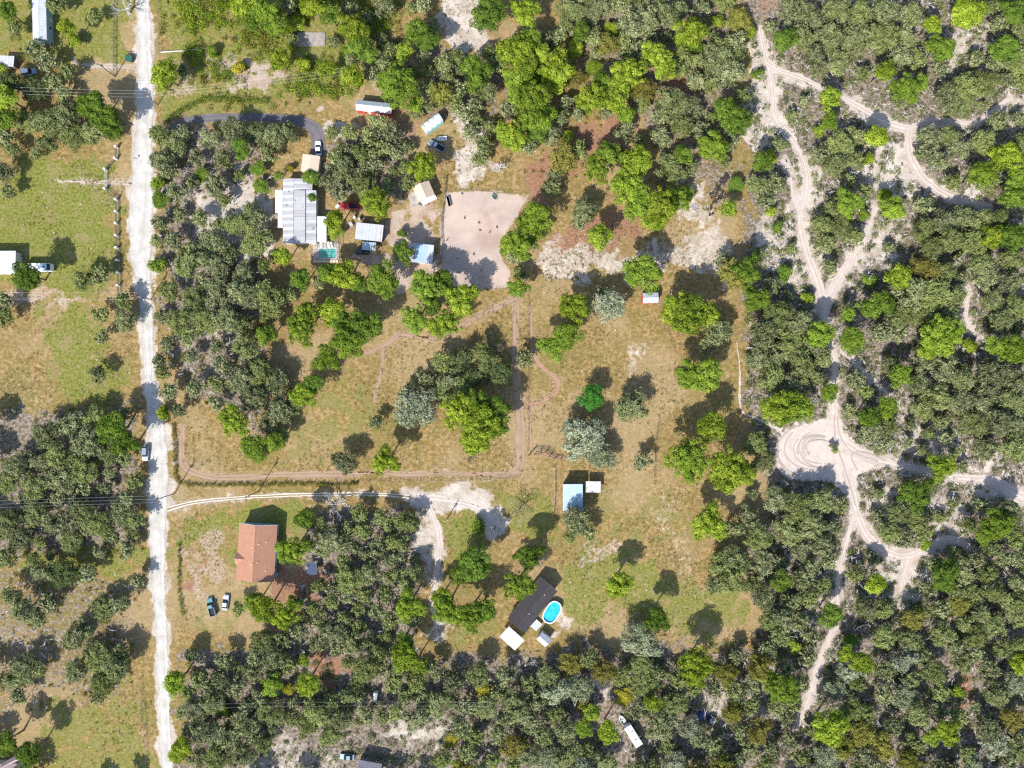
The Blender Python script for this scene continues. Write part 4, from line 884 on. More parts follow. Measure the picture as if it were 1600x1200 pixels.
def twigs(name, polys, dens_, zr, label):
    Vs = []; Fs = []; b = 0
    for poly, f in polys:
        xs = [p[0] for p in poly]; ys = [p[1] for p in poly]; n = int((max(xs)-min(xs))*(max(ys)-min(ys))*dens_*f)
        X = rng.uniform(min(xs), max(xs), n); Y = rng.uniform(min(ys), max(ys), n); ok = sdf(X, Y, poly) < 0
        for l in SOFT: ok &= pdist(X, Y, l) > 4
        ok &= (sdf(X, Y, CLEARING) > 3) & (sdf(X, Y, LOT) > 3)
        for (bx, by, br) in BUILD_AV: ok &= np.hypot(X-bx, Y-by) > br
        X, Y = X[ok], Y[ok]
        for x, y in zip(X, Y):
            z = rng.uniform(*zr); px, py = P(x, y, z); a = rng.uniform(0, 6.283)
            for k in range(int(rng.integers(2, 6))):
                a2 = a + rng.normal(0, .8); L = rng.uniform(.6, 2.0); w = rng.uniform(.05, .11); d = np.array([math.cos(a2), math.sin(a2), rng.uniform(-.1,.35)]); sd = np.array([-math.sin(a2), math.cos(a2), 0])*w
                p0 = np.array([px, py, z]); p1 = p0 + d*L; up = np.array([0,0,w*.8])
                Vs += [p0-sd, p0+sd, p0+up, p1-sd*.3, p1+sd*.3, p1+up*.3]; Fs += [(b,b+3,b+5,b+2),(b+1,b+2,b+5,b+4),(b,b+1,b+4,b+3)]; b += 6
    return tag(link(name, mesh_np(name, Vs, Fs, [DEADW])), label, 'dead branches', kind='stuff')
twigs('dead_branches', [(RIGHT, 1.0), ([(246,200),(425,200),(420,420),(410,690),(330,640),(246,560)], .7), ([(490,800),(650,800),(660,1040),(400,1040),(460,960)], .7), ([(690,1040),(1210,1000),(1210,1200),(690,1200)], .6), ([(0,890),(210,900),(210,1080),(0,1120)], .5)], .0055, (.2, 3.2), 'bleached grey dead branches showing through the oak scrub')
GRASSM = foliage('dry_grass', (0.095,0.085,0.028), (0.30,0.245,0.12), (0.17,0.15,0.05), .2)
scrub('grass_tufts', [([(0,230),(190,230),(215,640),(0,640)], .8), ([(285,560),(560,560),(830,450),(1060,440),(1070,740),(285,735)], 1.0), ([(770,750),(1090,750),(1160,1000),(900,1010),(870,860),(780,840)], .9), ([(830,360),(1150,340),(1150,440),(830,440)], 1.6), ([(690,0),(780,0),(770,290),(690,300)], 1.2), ([(60,1090),(240,1080),(250,1210),(60,1210)], .9), ([(272,800),(370,800),(360,960),(280,980)], .8), ([(690,800),(760,800),(780,1020),(690,1020)], .8)], GRASSM, .036, .2, .6, 1.5, 'dry grass tufts scattered over the pastures', nleaf=26, leaf=.2, h=.9, patchy=1.15, avoid=BUILD_AV)

# pale sand mounds and stones in the pastures
def mounds(polys, n):
    mb = MB(); c = 0
    while c < n:
        poly = polys[int(rng.integers(len(polys)))]; xs = [p[0] for p in poly]; ys = [p[1] for p in poly]
        x, y = rng.uniform(min(xs), max(xs)), rng.uniform(min(ys), max(ys))
        if sdf(np.array([x]), np.array([y]), poly)[0] > 0 or track_gap(x, y) < 3 or any(math.hypot(x-bx, y-by) < br for bx, by, br in BUILD_AV): continue
        r = rng.uniform(.12, .38); px, py = P(x, y); mb.lathe([(r,.0),(r*.75,r*.3),(0,r*.42)], 7, rng.uniform(.7,1.3), 1, 0, 0)
        th = rng.uniform(0, 6.28); k = 21
        for q in range(k):
            vx, vy, vz = mb.V[-k+q]; mb.V[-k+q] = (px + vx*math.cos(th)-vy*math.sin(th), py + vx*math.sin(th)+vy*math.cos(th), vz)
        c += 1
    o = mb.build('sand_mounds', surf('mound_sand', (0.40,0.33,0.23), (0.31,0.25,0.16), 3, .95, .05)); tag(o, 'small pale sand mounds dotted over the pastures', 'sand mounds', kind='stuff')
mounds([[(0,480),(215,480),(215,640),(0,640)],[(285,680),(560,600),(810,470),(810,740),(285,735)],[(830,450),(1040,450),(1040,740),(830,740)],[(860,860),(1150,800),(1150,1000),(900,1000)],[(70,1100),(230,1090),(240,1200),(70,1200)],[(10,240),(180,245),(180,400),(60,390)],[(690,170),(770,180),(760,290),(700,290)],[(840,370),(1140,350),(1140,435),(840,435)]], 210)

# ------------------------------------------------------------------ buildings
def fit(corners, z):
    """four apparent roof corners (px; A B C D going round) -> centre, angle, length along AB, width along AD"""
    w = [Vector(P(x, y, z)) for x, y in corners]; c = sum(w, Vector((0,0)))/4
    u = ((w[1]-w[0]) + (w[2]-w[3]))/2; v = ((w[3]-w[0]) + (w[2]-w[1]))/2
    return c, math.atan2(u.y, u.x), u.length, v.length

def add_door(parent, x, y, axis, w=.95, h=2.05, mat=None):
    mb = MB(); d = .05
    if axis == 'y': mb.box(x-w/2, y-d, .05, x+w/2, y+d, h)
    else: mb.box(x-d, y-w/2, .05, x+d, y+w/2, h)
    o = mb.build('door', mat or CREAM, parent)
    k = MB(); 
    if axis == 'y': k.box(x+w*.35, y-d-.05, 1.0, x+w*.42, y+d+.05, 1.1)
    else: k.box(x-d-.05, y+w*.35, 1.0, x+d+.05, y+w*.42, 1.1)
    k.build('handle', STEEL, o); return o
def add_window(parent, x, y, axis, w=1.1, z0=1.0, z1=2.0):
    f = MB(); p = MB(); d = .05
    if axis == 'y': f.box(x-w/2-.08, y-d, z0-.08, x+w/2+.08, y+d, z1+.08); p.box(x-w/2, y-d-.012, z0, x+w/2, y+d+.012, z1)
    else: f.box(x-d, y-w/2-.08, z0-.08, x+d, y+w/2+.08, z1+.08); p.box(x-d-.012, y-w/2, z0, x+d+.012, y+w/2, z1)
    o = f.build('window', WHITE, parent); p.build('pane', GLASS, o); return o

def gable(name, label, cat, corners, ez, rz, roofm, wallm, over=.3, panels=0.0, th=.08, roofm2=None, doors=1, vents=(), group=None, cap=True, wins=2, ridge_off=0.0):
    """gabled building, ridge along the AB direction"""
    c, ang, L, Wd = fit(corners, ez); root = empty(name, (c.x, c.y), ang, label, cat, group)
    l, w = L/2-over, Wd/2-over; ro = ridge_off*Wd
    k = (rz-ez)/(Wd/2)
    mb = MB().add([(-l,-w,0),(l,-w,0),(l,w,0),(-l,w,0),(-l,-w,ez+k*over-.03),(l,-w,ez+k*over-.03),(l,w,ez+k*over-.03),(-l,w,ez+k*over-.03),(-l,ro,rz-.05),(l,ro,rz-.05)],
                  [(0,1,5,4),(2,3,7,6),(1,2,6,9,5),(3,0,4,8,7),(4,5,9,8),(6,7,8,9)])
    mb.build('wall', wallm, root)
    for s in (-1, 1):
        mt = (roofm2 if (s > 0 and roofm2) else roofm)
        def slab(xa, xb, nm):
            m = MB(); ye = s*Wd/2
            m.add([(xa,ye,ez),(xb,ye,ez),(xb,ro,rz),(xa,ro,rz),(xa,ye,ez+th),(xb,ye,ez+th),(xb,ro,rz+th),(xa,ro,rz+th)],
                  [(0,1,2,3),(7,6,5,4),(0,4,5,1),(1,5,6,2),(2,6,7,3),(3,7,4,0)] if s < 0 else [(3,2,1,0),(4,5,6,7),(1,5,4,0),(2,6,5,1),(3,7,6,2),(0,4,7,3)])
            return m.build(nm, mt, root)
        if panels:
            n = max(2, int(round(L/panels)))
            for j in range(n): slab(-L/2+L*j/n+.012, -L/2+L*(j+1)/n-.012, 'roof_panel').location.z = .006*(j % 2)
        else: slab(-L/2, L/2, 'roof_slope')
    if cap: MB().add([(-L/2-.02,ro-.22,rz+th-.22*k+.02),(L/2+.02,ro-.22,rz+th-.22*k+.02),(L/2+.02,ro,rz+th+.04),(-L/2-.02,ro,rz+th+.04),(L/2+.02,ro+.22,rz+th-.22*k+.02),(-L/2-.02,ro+.22,rz+th-.22*k+.02)],[(0,1,2,3),(3,2,4,5)]).build('ridge_cap', roofm, root)
    for j in range(doors): add_door(root, -l*.3+j*2.6, -w, 'y')
    for j in range(wins):
        add_window(root, -l*.6+ j*l*1.2*.9+.4, -w, 'y'); add_window(root, -l*.6+ j*l*1.2, w, 'y')
    for (vx, vy) in vents:
        z = rz - k*abs(vy*Wd/2) + th
        MB().lathe([(.09,z-.1),(.09,z+.35),(.13,z+.36),(.0,z+.42)], 8, cx=vx*L/2, cy=vy*Wd/2).build('roof_vent', WHITE, root)
    return root, L, Wd, ang

def flat(name, label, cat, corners, z0, z1, roofm, wallm, posts=False, panels=0.0, th=.09, group=None, panel_mats=None, door=True):
    """single-pitch roof, high side on AB, low side on CD"""
    c, ang, L, Wd = fit(corners, (z0+z1)/2); root = empty(name, (c.x, c.y), ang, label, cat, group)
    w, l = Wd/2, L/2      # local +y is the CD side for clockwise corners -> resolve by sign
    n = max(1, int(round(L/panels))) if panels else 1
    for j in range(n):
        xa, xb = -l+L*j/n+(.01 if n > 1 else 0), -l+L*(j+1)/n-(.01 if n > 1 else 0); lift = .006*(j % 2)
        m = MB().add([(xa,-w,z0+lift),(xb,-w,z0+lift),(xb,w,z1+lift),(xa,w,z1+lift),(xa,-w,z0+th+lift),(xb,-w,z0+th+lift),(xb,w,z1+th+lift),(xa,w,z1+th+lift)],
                 [(3,2,1,0),(4,5,6,7),(0,1,5,4),(1,2,6,5),(2,3,7,6),(3,0,4,7)])
        mt = roofm if not panel_mats else panel_mats[j % len(panel_mats)]
        m.build('roof_panel' if n > 1 else 'roof', mt, root)
    i = .3
    if posts:
        for sx in (-1,1):
            for sy in (-1,1): MB().box(sx*(l-i)-.07, sy*(w-i)-.07, 0, sx*(l-i)+.07, sy*(w-i)+.07, (z0 if sy < 0 else z1)+.02).build('post', WHITE, root)
        for sy in (-1,1): MB().box(-l+i, sy*(w-i)-.05, (z0 if sy < 0 else z1)-.17, l-i, sy*(w-i)+.05, (z0 if sy < 0 else z1)-.02).build('beam', WHITE, root)
    else:
        MB().add([(-l+i,-w+i,0),(l-i,-w+i,0),(l-i,w-i,0),(-l+i,w-i,0),(-l+i,-w+i,z0),(l-i,-w+i,z0),(l-i,w-i,z1),(-l+i,w-i,z1)],
                 [(0,1,5,4),(1,2,6,5),(2,3,7,6),(3,0,4,7)]).build('wall', wallm, root)
        if door: add_door(root, -l*.2, -w+i, 'y'); add_window(root, l*.45, -w+i, 'y', .9)
    return root, L, Wd, ang

M_SHRED = shingle('red_shingles', (0.375,0.200,0.135), (0.33,0.172,0.115))
M_SHDK = shingle('charcoal_shingles', (0.058,0.053,0.058), (0.046,0.042,0.046))
M_SHGR = shingle('grey_shingles', (0.26,0.26,0.28), (0.22,0.22,0.24))
M_SHMV = shingle('mauve_shingles', (0.38,0.31,0.32), (0.34,0.27,0.28))
M_WMET = ribbed('white_metal', (0.47,0.49,0.515), (0.40,0.42,0.455), .9)
M_WMETY = ribbed('white_metal_cross', (0.35,0.345,0.36), (0.28,0.275,0.29), .9, 1, stain=(0.34,0.30,0.28), stain_amt=.5)
M_GREYM = ribbed('grey_metal', (0.40,0.395,0.40), (0.33,0.325,0.33), .8, 0, stain=(0.33,0.31,0.29), stain_amt=.55)
M_BLUEM = ribbed('pale_blue_metal', (0.34,0.45,0.53), (0.28,0.39,0.48), .9, 0, stain=(0.5,0.55,0.58), stain_amt=.3)
M_RUSTM = ribbed('rust_stained_metal', (0.52,0.52,0.54), (0.38,0.36,0.35), .6, 0, stain=(0.22,0.15,0.11), stain_amt=.8)
M_TANM = ribbed('tan_metal', (0.52,0.43,0.335), (0.46,0.37,0.28), .8, 0, stain=(0.50,0.36,0.25), stain_amt=.5)
M_TEALM = ribbed('aqua_metal', (0.60,0.76,0.74), (0.50,0.66,0.66), .7, 0)
M_SILV = ribbed('silver_metal', (0.36,0.40,0.46), (0.30,0.34,0.40), .7, 0)
M_BRICKW = surf('tan_wall', (0.42,0.35,0.28), (0.36,0.30,0.24), 2, .8)

# red roofed house: ridge runs up the picture
hr, L, Wd, ang = gable('house', 'red brown shingle roofed house beside the white road', 'house', [(428,907),(434,819),(373.5,818),(369,907)], 3.3, 5.6, M_SHRED, TEAL, .45, vents=[(.35,-.2),(.42,-.55),(.22,.15),(-.3,-.2),(-.6,-.6),(-.35,.1)], doors=1)
# entrance gablet on the left slope, pale awning on the right wall, air conditioner on the lower right corner
k = (5.6-3.3)/(Wd/2)
MB().add([(-L*.12-1.9, Wd/2+.5, 3.3),(-L*.12+1.9, Wd/2+.5, 3.3),(-L*.12, Wd/2+.5, 4.5),(-L*.12, Wd/2-2.6, 4.55),(-L*.12-1.9,Wd/2-.1,3.38),(-L*.12+1.9,Wd/2-.1,3.38)],[(1,0,2),(2,0,4,3),(1,2,3,5)]).build('porch_gable', M_SHRED, hr)
MB().box(-.6,-Wd/2-.7,2.5,2.6,-Wd/2+.3,2.62).build('awning', WHITE, hr)
MB().box(-L/2-.2+1.2,-Wd/2-1.0+.9,0.0,-L/2+2.0,-Wd/2+.85,1.0).build('air_conditioner', STEEL, hr)
MB().bar((L/2-.02,-Wd/2,3.28),(L/2-.02,0,5.58),.12,.2).bar((L/2-.02,Wd/2,3.28),(L/2-.02,0,5.58),.12,.2).build('barge_board', TEAL, hr)

# dark roofed house
hd, L, Wd, ang = gable('house', 'charcoal shingle roofed house set diagonally beside the blue pool', 'house', [(870.6,925),(818.7,989),(794,966),(845,901)], 2.9, 4.1, M_SHDK, CREAM, .35, vents=[(.3,.18),(-.62,.2)])
flat('porch', 'white metal roofed carport at the lower end of the charcoal roofed house', 'carport', [(795.6,977.5),(819,1000.6),(805,1016),(780,996)], 2.5, 2.9, M_WMET, WHITE, posts=True, panels=2.0, panel_mats=[M_WMET, M_WMET, M_WMET, M_BLUEM])
# deck
c, ang, L, Wd = fit([(838,967),(847.5,976),(837.5,986),(829,979)], .9)
dk = empty('deck', (c.x,c.y), ang, 'grey plank deck between the charcoal roofed house and the pool', 'deck')
n = 12
pm = None
for j in range(n):
    y = -Wd/2 + Wd*(j+.5)/n
    if pm is None: pm = MB().box(-L/2,-Wd/n*.46,.82,L/2,Wd/n*.46,.88).mesh('plank', surf('grey_planks',(0.50,0.52,0.58),(0.40,0.42,0.47),3))
    link('plank', pm, dk, (0,y,.004*(j%2)))
for sx in (-1,1):
    for sy in (-1,1): MB().box(sx*(L/2-.15)-.06,sy*(Wd/2-.15)-.06,0,sx*(L/2-.15)+.06,sy*(Wd/2-.15)+.06,.82).build('post', WOOD, dk)
gable('shed', 'small white and grey roofed shed below the oval pool', 'shed', [(847,986),(860.6,1000),(853,1010.6),(839,1000)], 2.2, 2.8, M_WMET, WHITE, .1, roofm2=M_SILV, wins=1)
# oval above-ground pool
pc = P(862.5, 957, 1.3); pa = math.atan2(.86, .52)
pool = empty('pool', pc, pa, 'oval above ground pool with bright blue water and white rim', 'pool')
def stadium(a, b, n=40):
    out = []
    for k in range(n):
        t = 2*math.pi*k/n; c_, s_ = math.cos(t), math.sin(t)
        out.append((math.copysign(abs(c_)**.74, c_)*a, math.copysign(abs(s_)**.78, s_)*b))
    return out
def ring(mb, o1, z1, o2, z2):
    n = len(o1); mb.add([(*p,z1) for p in o1]+[(*p,z2) for p in o2], [(k,(k+1)%n,n+(k+1)%n,n+k) for k in range(n)]); return mb
A, B = 3.55, 2.2
ring(MB(), stadium(A,B), 0, stadium(A,B), 1.25).build('wall', surf('pool_wall',(0.5,0.62,0.7),(0.42,0.55,0.62),2), pool)
rim = MB(); ring(rim, stadium(A-.16,B-.16), 0.8, stadium(A-.16,B-.16), 1.32); ring(rim, stadium(A+.12,B+.12), 1.32, stadium(A-.16,B-.16), 1.32); ring(rim, stadium(A+.12,B+.12), 1.24, stadium(A+.12,B+.12), 1.32); rim.build('rim', WHITE, pool)
def water_mat(name, c1, c2):
    m, t = nt(name); g = N(t,'TexCoord').outputs['Object']; n = noise(t, g, .9, 5); v = N(t,'TexVoronoi', ins={'Scale': 2.2}); t.links.new(g, v.inputs['Vector'])
    c = mix(t, mapr(t, n, .35,.65), c1, c2); finish(t, c, .06, .5, v.outputs['Distance'], .02); return m
st = stadium(A-.16,B-.16)
MB().add([(*p,.88) for p in st]+[(0,0,.88)], [(len(st),k,(k+1)%len(st)) for k in range(len(st))]).build('water', water_mat('pool_water',(0.03,0.44,0.56),(0.02,0.33,0.52)), pool)
MB().bar((-A+.1,.3,1.3),(-A-.6,.3,0),.06).bar((-A+.1,-.3,1.3),(-A-.6,-.3,0),.06).bar((-A-.2,-.3,.75),(-A-.2,.3,.75),.06).bar((-A-.4,-.3,.4),(-A-.4,.3,.4),.06).build('ladder', WHITE, pool)

# pale blue barn and its neighbour
flat('barn', 'pale blue metal roofed barn standing below the wooden fence', 'barn', [(880,756),(911,756.5),(910,798),(879,799)], 3.3, 3.9, M_BLUEM, WOOD, panels=2.05)
flat('shed', 'small open shed with pale weathered metal roof beside the blue barn', 'shed', [(915.5,752),(938.5,752),(938.5,770),(915,769.5)], 2.4, 2.6, M_RUSTM, WOOD, posts=True, panels=1.5)
# small shed, white roof, red end
gable('shed', 'small white roofed shed with a red end wall in the pasture', 'shed', [(1029,473),(1004,474),(1004,458),(1028,457)], 2.7, 3.3, M_WMET, REDP, .12, roofm2=M_SILV, panels=1.2, wins=1)
# long shed, red front
gable('shed', 'long white metal shed with red front half under an oak', 'shed', [(556,172.6),(611,177.5),(614,162.5),(557.6,155.7)], 3.0, 3.7, M_WMET, REDP, .25, roofm2=M_SILV, panels=1.4, wins=1, doors=2)
# teal arched shed
c, ang, L, Wd = fit([(666,206.4),(692.6,188.4),(683,173.7),(656.6,195)], 2.6)
ar = empty('shed', (c.x,c.y), ang, 'arched aqua metal shed standing diagonally above the dark pickup', 'shed')
NP = 7
for j in range(NP):
    xa, xb = -L/2+L*j/NP+.01, -L/2+L*(j+1)/NP-.01; m = MB(); n = 12; pr = []
    for q in range(n+1):
        a = math.pi*(.04+.92*q/n); pr.append((-math.cos(a)*Wd/2, 1.5+math.sin(a)*1.75))
    for (y,z) in pr: m.V += [(xa,y,z),(xb,y,z)]
    m.F = [(2*q,2*q+1,2*q+3,2*q+2) for q in range(n)]; m.build('roof_panel', M_TEALM if j % 2 else M_WMET, ar)
MB().box(-L/2+.1,-Wd/2+.02,0,L/2-.1,-Wd/2+.1,1.75).box(-L/2+.1,Wd/2-.1,0,L/2-.1,Wd/2-.02,1.75).build('wall', surf('aqua_wall',(0.25,0.55,0.55),(0.20,0.45,0.46),2), ar)
yy = [(-math.cos(math.pi*(.04+.92*q/12))*(Wd/2-.04), 1.5+math.sin(math.pi*(.04+.92*q/12))*1.7) for q in range(13)]
MB().add([(-L/2+.12,-Wd/2+.1,0)]+[(-L/2+.12,y,z) for y,z in yy]+[(-L/2+.12,Wd/2-.1,0)], [tuple(range(15))]).build('end_wall', WHITE, ar)
# tan barn
gable('barn', 'tan metal barn standing at an angle left of the paddock', 'barn', [(653,315),(645.5,292),(669,283),(681,305)], 3.2, 4.2, M_TANM, CREAM, .25, panels=1.8, wins=1)
sl = [P(637,305),(P(650,297)),P(656,320),P(644,323)]
MB().add([(*p,.0) for p in sl]+[(*p,.12) for p in sl], [(0,1,5,4),(1,2,6,5),(2,3,7,6),(3,0,4,7),(4,5,6,7)]).build('concrete_apron', CONC); tag(bpy.data.objects['concrete_apron'], kind='structure')
c, ang, L, Wd = fit([(655,316),(677,305),(681,309),(664,321)], 2.2)
flat('awning', 'white lean to roof along the lower edge of the tan barn', 'awning', [(655,315.5),(680,304.5),(682,309.5),(664,321)], 2.6, 2.3, WHITE, WHITE, posts=True)
# stained white shed, its lean-to, and the shed by the paddock
flat('shed', 'white roofed shed with rust stained right half below the red pickup', 'shed', [(557.5,347),(599,352),(597.5,377.5),(554,374)], 3.2, 2.9, M_WMET, WOOD, panels=2.2, panel_mats=[M_WMET, M_WMET, M_WMET, M_RUSTM])
flat('lean_to', 'narrow pale lean to roof below the rust stained shed', 'lean-to', [(567,377.5),(588,379),(586,392),(565,390)], 2.4, 2.2, M_BLUEM, WOOD, posts=True)
flat('shed', 'white and pale blue roofed shed beside the dirt paddock', 'shed', [(639,379),(678,383),(675.6,412.5),(638,409)], 3.3, 3.0, M_WMET, CREAM, panels=2.0, panel_mats=[M_RUSTM, M_BLUEM, M_BLUEM, M_WMET])
# tan carport
gable('carport', 'tan metal roofed carport at the end of the asphalt drive', 'carport', [(469.5,270),(473.5,241),(500,244),(497.5,269)][::-1], 2.7, 3.1, M_TANM, CREAM, .2, panels=1.3, wins=0, doors=0)

# large white house: several roof planes
ho = empty('house', P(470,330,3.4), 0, 'large house with white and grey sheet metal roofs in several planes', 'house')
hx, hy = P(470,330,3.4)
def rect(px0, py0, px1, py1, z):
    a = P(px0, py1, z); b_ = P(px1, py0, z); return a[0]-hx, a[1]-hy, b_[0]-hx, b_[1]-hy
def roofrows(px0, py0, px1, py1, zl, zr, mats, rows, th=.08):
    x0_, y0_, x1_, y1_ = rect(px0, py0, px1, py1, (zl+zr)/2)
    for j in range(rows):
        ya, yb = y0_+(y1_-y0_)*j/rows+.012, y0_+(y1_-y0_)*(j+1)/rows-.012; d = .02*(j % 2)
        MB().add([(x0_,ya,zl+d),(x1_,ya,zr+d),(x1_,yb,zr+d),(x0_,yb,zl+d),(x0_,ya,zl+th+d),(x1_,ya,zr+th+d),(x1_,yb,zr+th+d),(x0_,yb,zl+th+d)],
                 [(3,2,1,0),(4,5,6,7),(0,1,5,4),(1,2,6,5),(2,3,7,6),(3,0,4,7)]).build('roof_panel', mats[j % len(mats)], ho)
    i_ = .25
    return x0_, y0_, x1_, y1_
def wallbox(r, z, mat=CREAM, i_=.3):
    x0_, y0_, x1_, y1_ = r; m = MB().box(x0_+i_, y0_+i_, 0, x1_-i_, y1_-i_, z); return m.build('wall', mat, ho)
M_W2 = ribbed('white_sheet', (0.46,0.46,0.48), (0.39,0.39,0.41), 1.2, 1, stain=(0.45,0.42,0.42), stain_amt=.45)
M_PLAINW = surf('white_membrane', (0.55,0.55,0.55), (0.49,0.49,0.49), .6, .6)
wallbox(roofrows(442,279,459,380,3.2,3.55,[M_W2,M_WMETY],20), 3.15)
wallbox(roofrows(459,279,480,297,3.5,3.3,[M_W2,M_WMETY],4), 3.2)
roofrows(480,279,488,297,3.3,3.2,[M_WMETY],3)
wallbox(roofrows(459.2,297.5,477,380,3.75,3.85,[M_GREYM,M_WMETY,M_GREYM],8), 3.7)
wallbox(roofrows(477.4,297.5,494,380,3.55,3.3,[M_W2,M_GREYM,M_WMETY],16), 3.2)
wallbox(roofrows(430,297,442,333,2.7,2.95,[M_PLAINW],3), 2.65)
wallbox(roofrows(434,333.2,442,356,2.65,2.9,[M_PLAINW],2), 2.6)
wallbox(roofrows(494.3,338,510,378,3.0,2.8,[M_PLAINW],3), 2.75)
for (x,y) in ((446,322),(473,325),(461,314),(450,300),(488,358)):
    a = P(x,y,3.8); MB().lathe([(.12,3.5),(.12,4.05),(.18,4.06),(0,4.15)],8,cx=a[0]-hx,cy=a[1]-hy).build('roof_vent', STEEL, ho)
for (x,y) in ((468,379.2),(450,379.2),(502,377.2)):
    a = P(x,y,1.4); add_window(ho, a[0]-hx, a[1]-hy+.2, 'y', 1.3)
a = P(483,379.2,1.2); add_door(ho, a[0]-hx, a[1]-hy+.2, 'y')
# screened pool
pe = P(510,393,0); pn = empty('pool_enclosure', pe, 0, 'screened pool enclosure with green water beside the white house', 'pool enclosure')
def pr(px, py, z=0): q = P(px,py,z); return q[0]-pe[0], q[1]-pe[1]
x0_, y1_ = pr(489,379); x1_, y0_ = pr(530,406); u0, v1 = pr(498,388.5); u1, v0 = pr(525,403)
MB().box(x0_,y0_,0,x1_,v0,.15).box(x0_,v1,0,x1_,y1_,.15).box(x0_,v0,0,u0,v1,.15).box(u1,v0,0,x1_,v1,.15).build('deck', CONC, pn)
MB().add([(u0,v0,.06),(u1,v0,.06),(u1,v1,.06),(u0,v1,.06)],[(0,1,2,3)]).build('water', water_mat('green_pool_water',(0.10,0.36,0.30),(0.08,0.30,0.26)), pn)
cp = MB(); 
for (a,b_,c_,d_) in ((u0-.25,v0-.25,u1+.25,v0),(u0-.25,v1,u1+.25,v1+.25),(u0-.25,v0,u0,v1),(u1,v0,u1+.25,v1)): cp.box(a,b_,.152,c_,d_,.2)
cp.build('coping', surf('coping',(0.60,0.57,0.54),(0.5,0.47,0.44),3), pn)
for xx in np.linspace(x0_+.1,x1_-.1,6): MB().bar((xx,y0_+.1,0),(xx,y0_+.1,2.6),.08).bar((xx,y1_-.1,0),(xx,y1_-.1,2.6),.08).bar((xx,y0_+.1,2.6),(xx,y1_-.1,2.6),.08).build('frame_rib', DARKM, pn)
MB().bar((x0_,y0_+.1,2.6),(x1_,y0_+.1,2.6),.08).bar((x0_,y1_-.1,2.6),(x1_,y1_-.1,2.6),.08).bar((x0_,(y0_+y1_)/2,2.6),(x1_,(y0_+y1_)/2,2.6),.06).build('frame_rail', DARKM, pn)
for j in range(9): MB().box(x0_+.1+j*.88,y0_-.85,0,x0_+.85+j*.88,y0_-.15,.18+.03*(j%3)).build('paver', surf('pale_paver',(0.60,0.52,0.42),(0.5,0.43,0.35),2) if j == 0 else bpy.data.materials['pale_paver'], pn)
for j,(px,py) in enumerate(((503,383.5),(514,383),(519,383.5))):
    q = pr(px,py); lo = empty('lounge_chair', P(px,py), .1*j, ['white lounge chair nearest the house beside the green pool','middle white lounge chair beside the green pool','white lounge chair farthest from the house by the green pool'][j], 'lounge chair', 'white lounge chairs by the green pool')
    MB().box(-.3,-.8,.38,.3,.4,.46).build('seat', WHITE, lo); MB().bar((0,.4,.42),(0,.95,.85),.6,.06).build('backrest', WHITE, lo)
    lg = MB().box(-.28,-.03,.15,-.22,.03,.38).mesh('leg', WHITE)
    for (ax,ay) in ((0,-.7),(.5,-.7),(0,.3),(.5,.3)): link('leg', lg, lo, (ax,ay,0))
# top-left mobile home
gable('mobile_home', 'long white roofed mobile home with teal walls at the top left', 'mobile home', [(73,62),(71.5,-40),(49,-40),(52,62)], 3.3, 3.75, M_WMET, TEAL, .15, panels=2.2, roofm2=M_WMET)
sr = empty('steps', P(76,67,0), 0, 'white railed entrance steps at the lower end of the white mobile home', 'steps')
for j in range(4): MB().box(-1.2,-.35*j-.35,0,1.2,-.35*j,.8-.2*j).build('step', WOOD, sr)
for s in (-1.2,1.2): MB().bar((s,0,1.8),(s,-1.5,1.0),.08).bar((s,-1.45,0),(s,-1.45,1.0),.08).bar((s,-.05,0),(s,-.05,1.8),.08).build('railing', WHITE, sr)
# left-edge white house and motorhome
flat('house', 'white flat roofed house cut by the left edge', 'house', [(-70,392),(24.5,392),(24.5,428),(-70,428)], 3.4, 3.2, M_PLAINW, CREAM, panels=3.0, panel_mats=[M_PLAINW])
c = P(54,417,2.8)
rv = empty('motorhome', c, 0, 'white and blue motorhome parked under a tree at left', 'motorhome')
bx = MB(); hw = 2.1
pf = [(-4.4,.6),(-4.4,2.7),(3.4,2.75),(4.4,2.2),(4.5,1.2),(4.5,.6)]
bx.V = [(x,-hw*.55,z) for x,z in pf]+[(x,hw*.55,z) for x,z in pf]; n = len(pf)
bx.F = [tuple(range(n)), tuple(range(2*n-1,n-1,-1))]+[(k_,n+k_,n+(k_+1)%n,(k_+1)%n) for k_ in range(n)]
bx.build('body', WHITE, rv)
MB().box(2.2,-.9,2.76,3.3,.9,2.80).build('front_panel', surf('pale_blue_panel',(0.40,0.55,0.68),(0.34,0.48,0.6),2), rv)
MB().box(2.55,-.28,2.81,2.95,.28,2.95).build('roof_hatch', DARKM, rv); MB().box(-2.6,-.4,2.74,-1.8,.4,3.0).build('air_conditioner', WHITE, rv)
MB().add([(3.55,-1.0,2.66),(4.42,-1.0,2.18),(4.42,1.0,2.18),(3.55,1.0,2.66)],[(0,1,2,3)]).build('windscreen', GLASS, rv).location.z = .03
whl = MB().lathe([(.0,-.12),(.38,-.12),(.40,0),(.38,.12),(0,.12)],14).mesh('wheel', BLACK)
for (x,y) in ((-2.8,-1.05),(-2.8,1.05),(3.0,-1.05),(3.0,1.05)):
    w_ = link('wheel', whl, rv, (x,y,.4)); w_.rotation_euler = (R_(90),0,0)
# cooler and box beside it
ac = empty('water_tank', P(28,399,1), 0, 'blue grey round water tank beside the white house', 'tank')
MB().lathe([(0,0),(.75,0),(.75,1.3),(.6,1.5),(.2,1.58),(0,1.58)],16).build('body', surf('blue_plastic',(0.22,0.40,0.50),(0.18,0.32,0.4),2), ac, True); MB().lathe([(.2,1.58),(.2,1.7),(0,1.7)],10).build('lid', DARKM, ac)
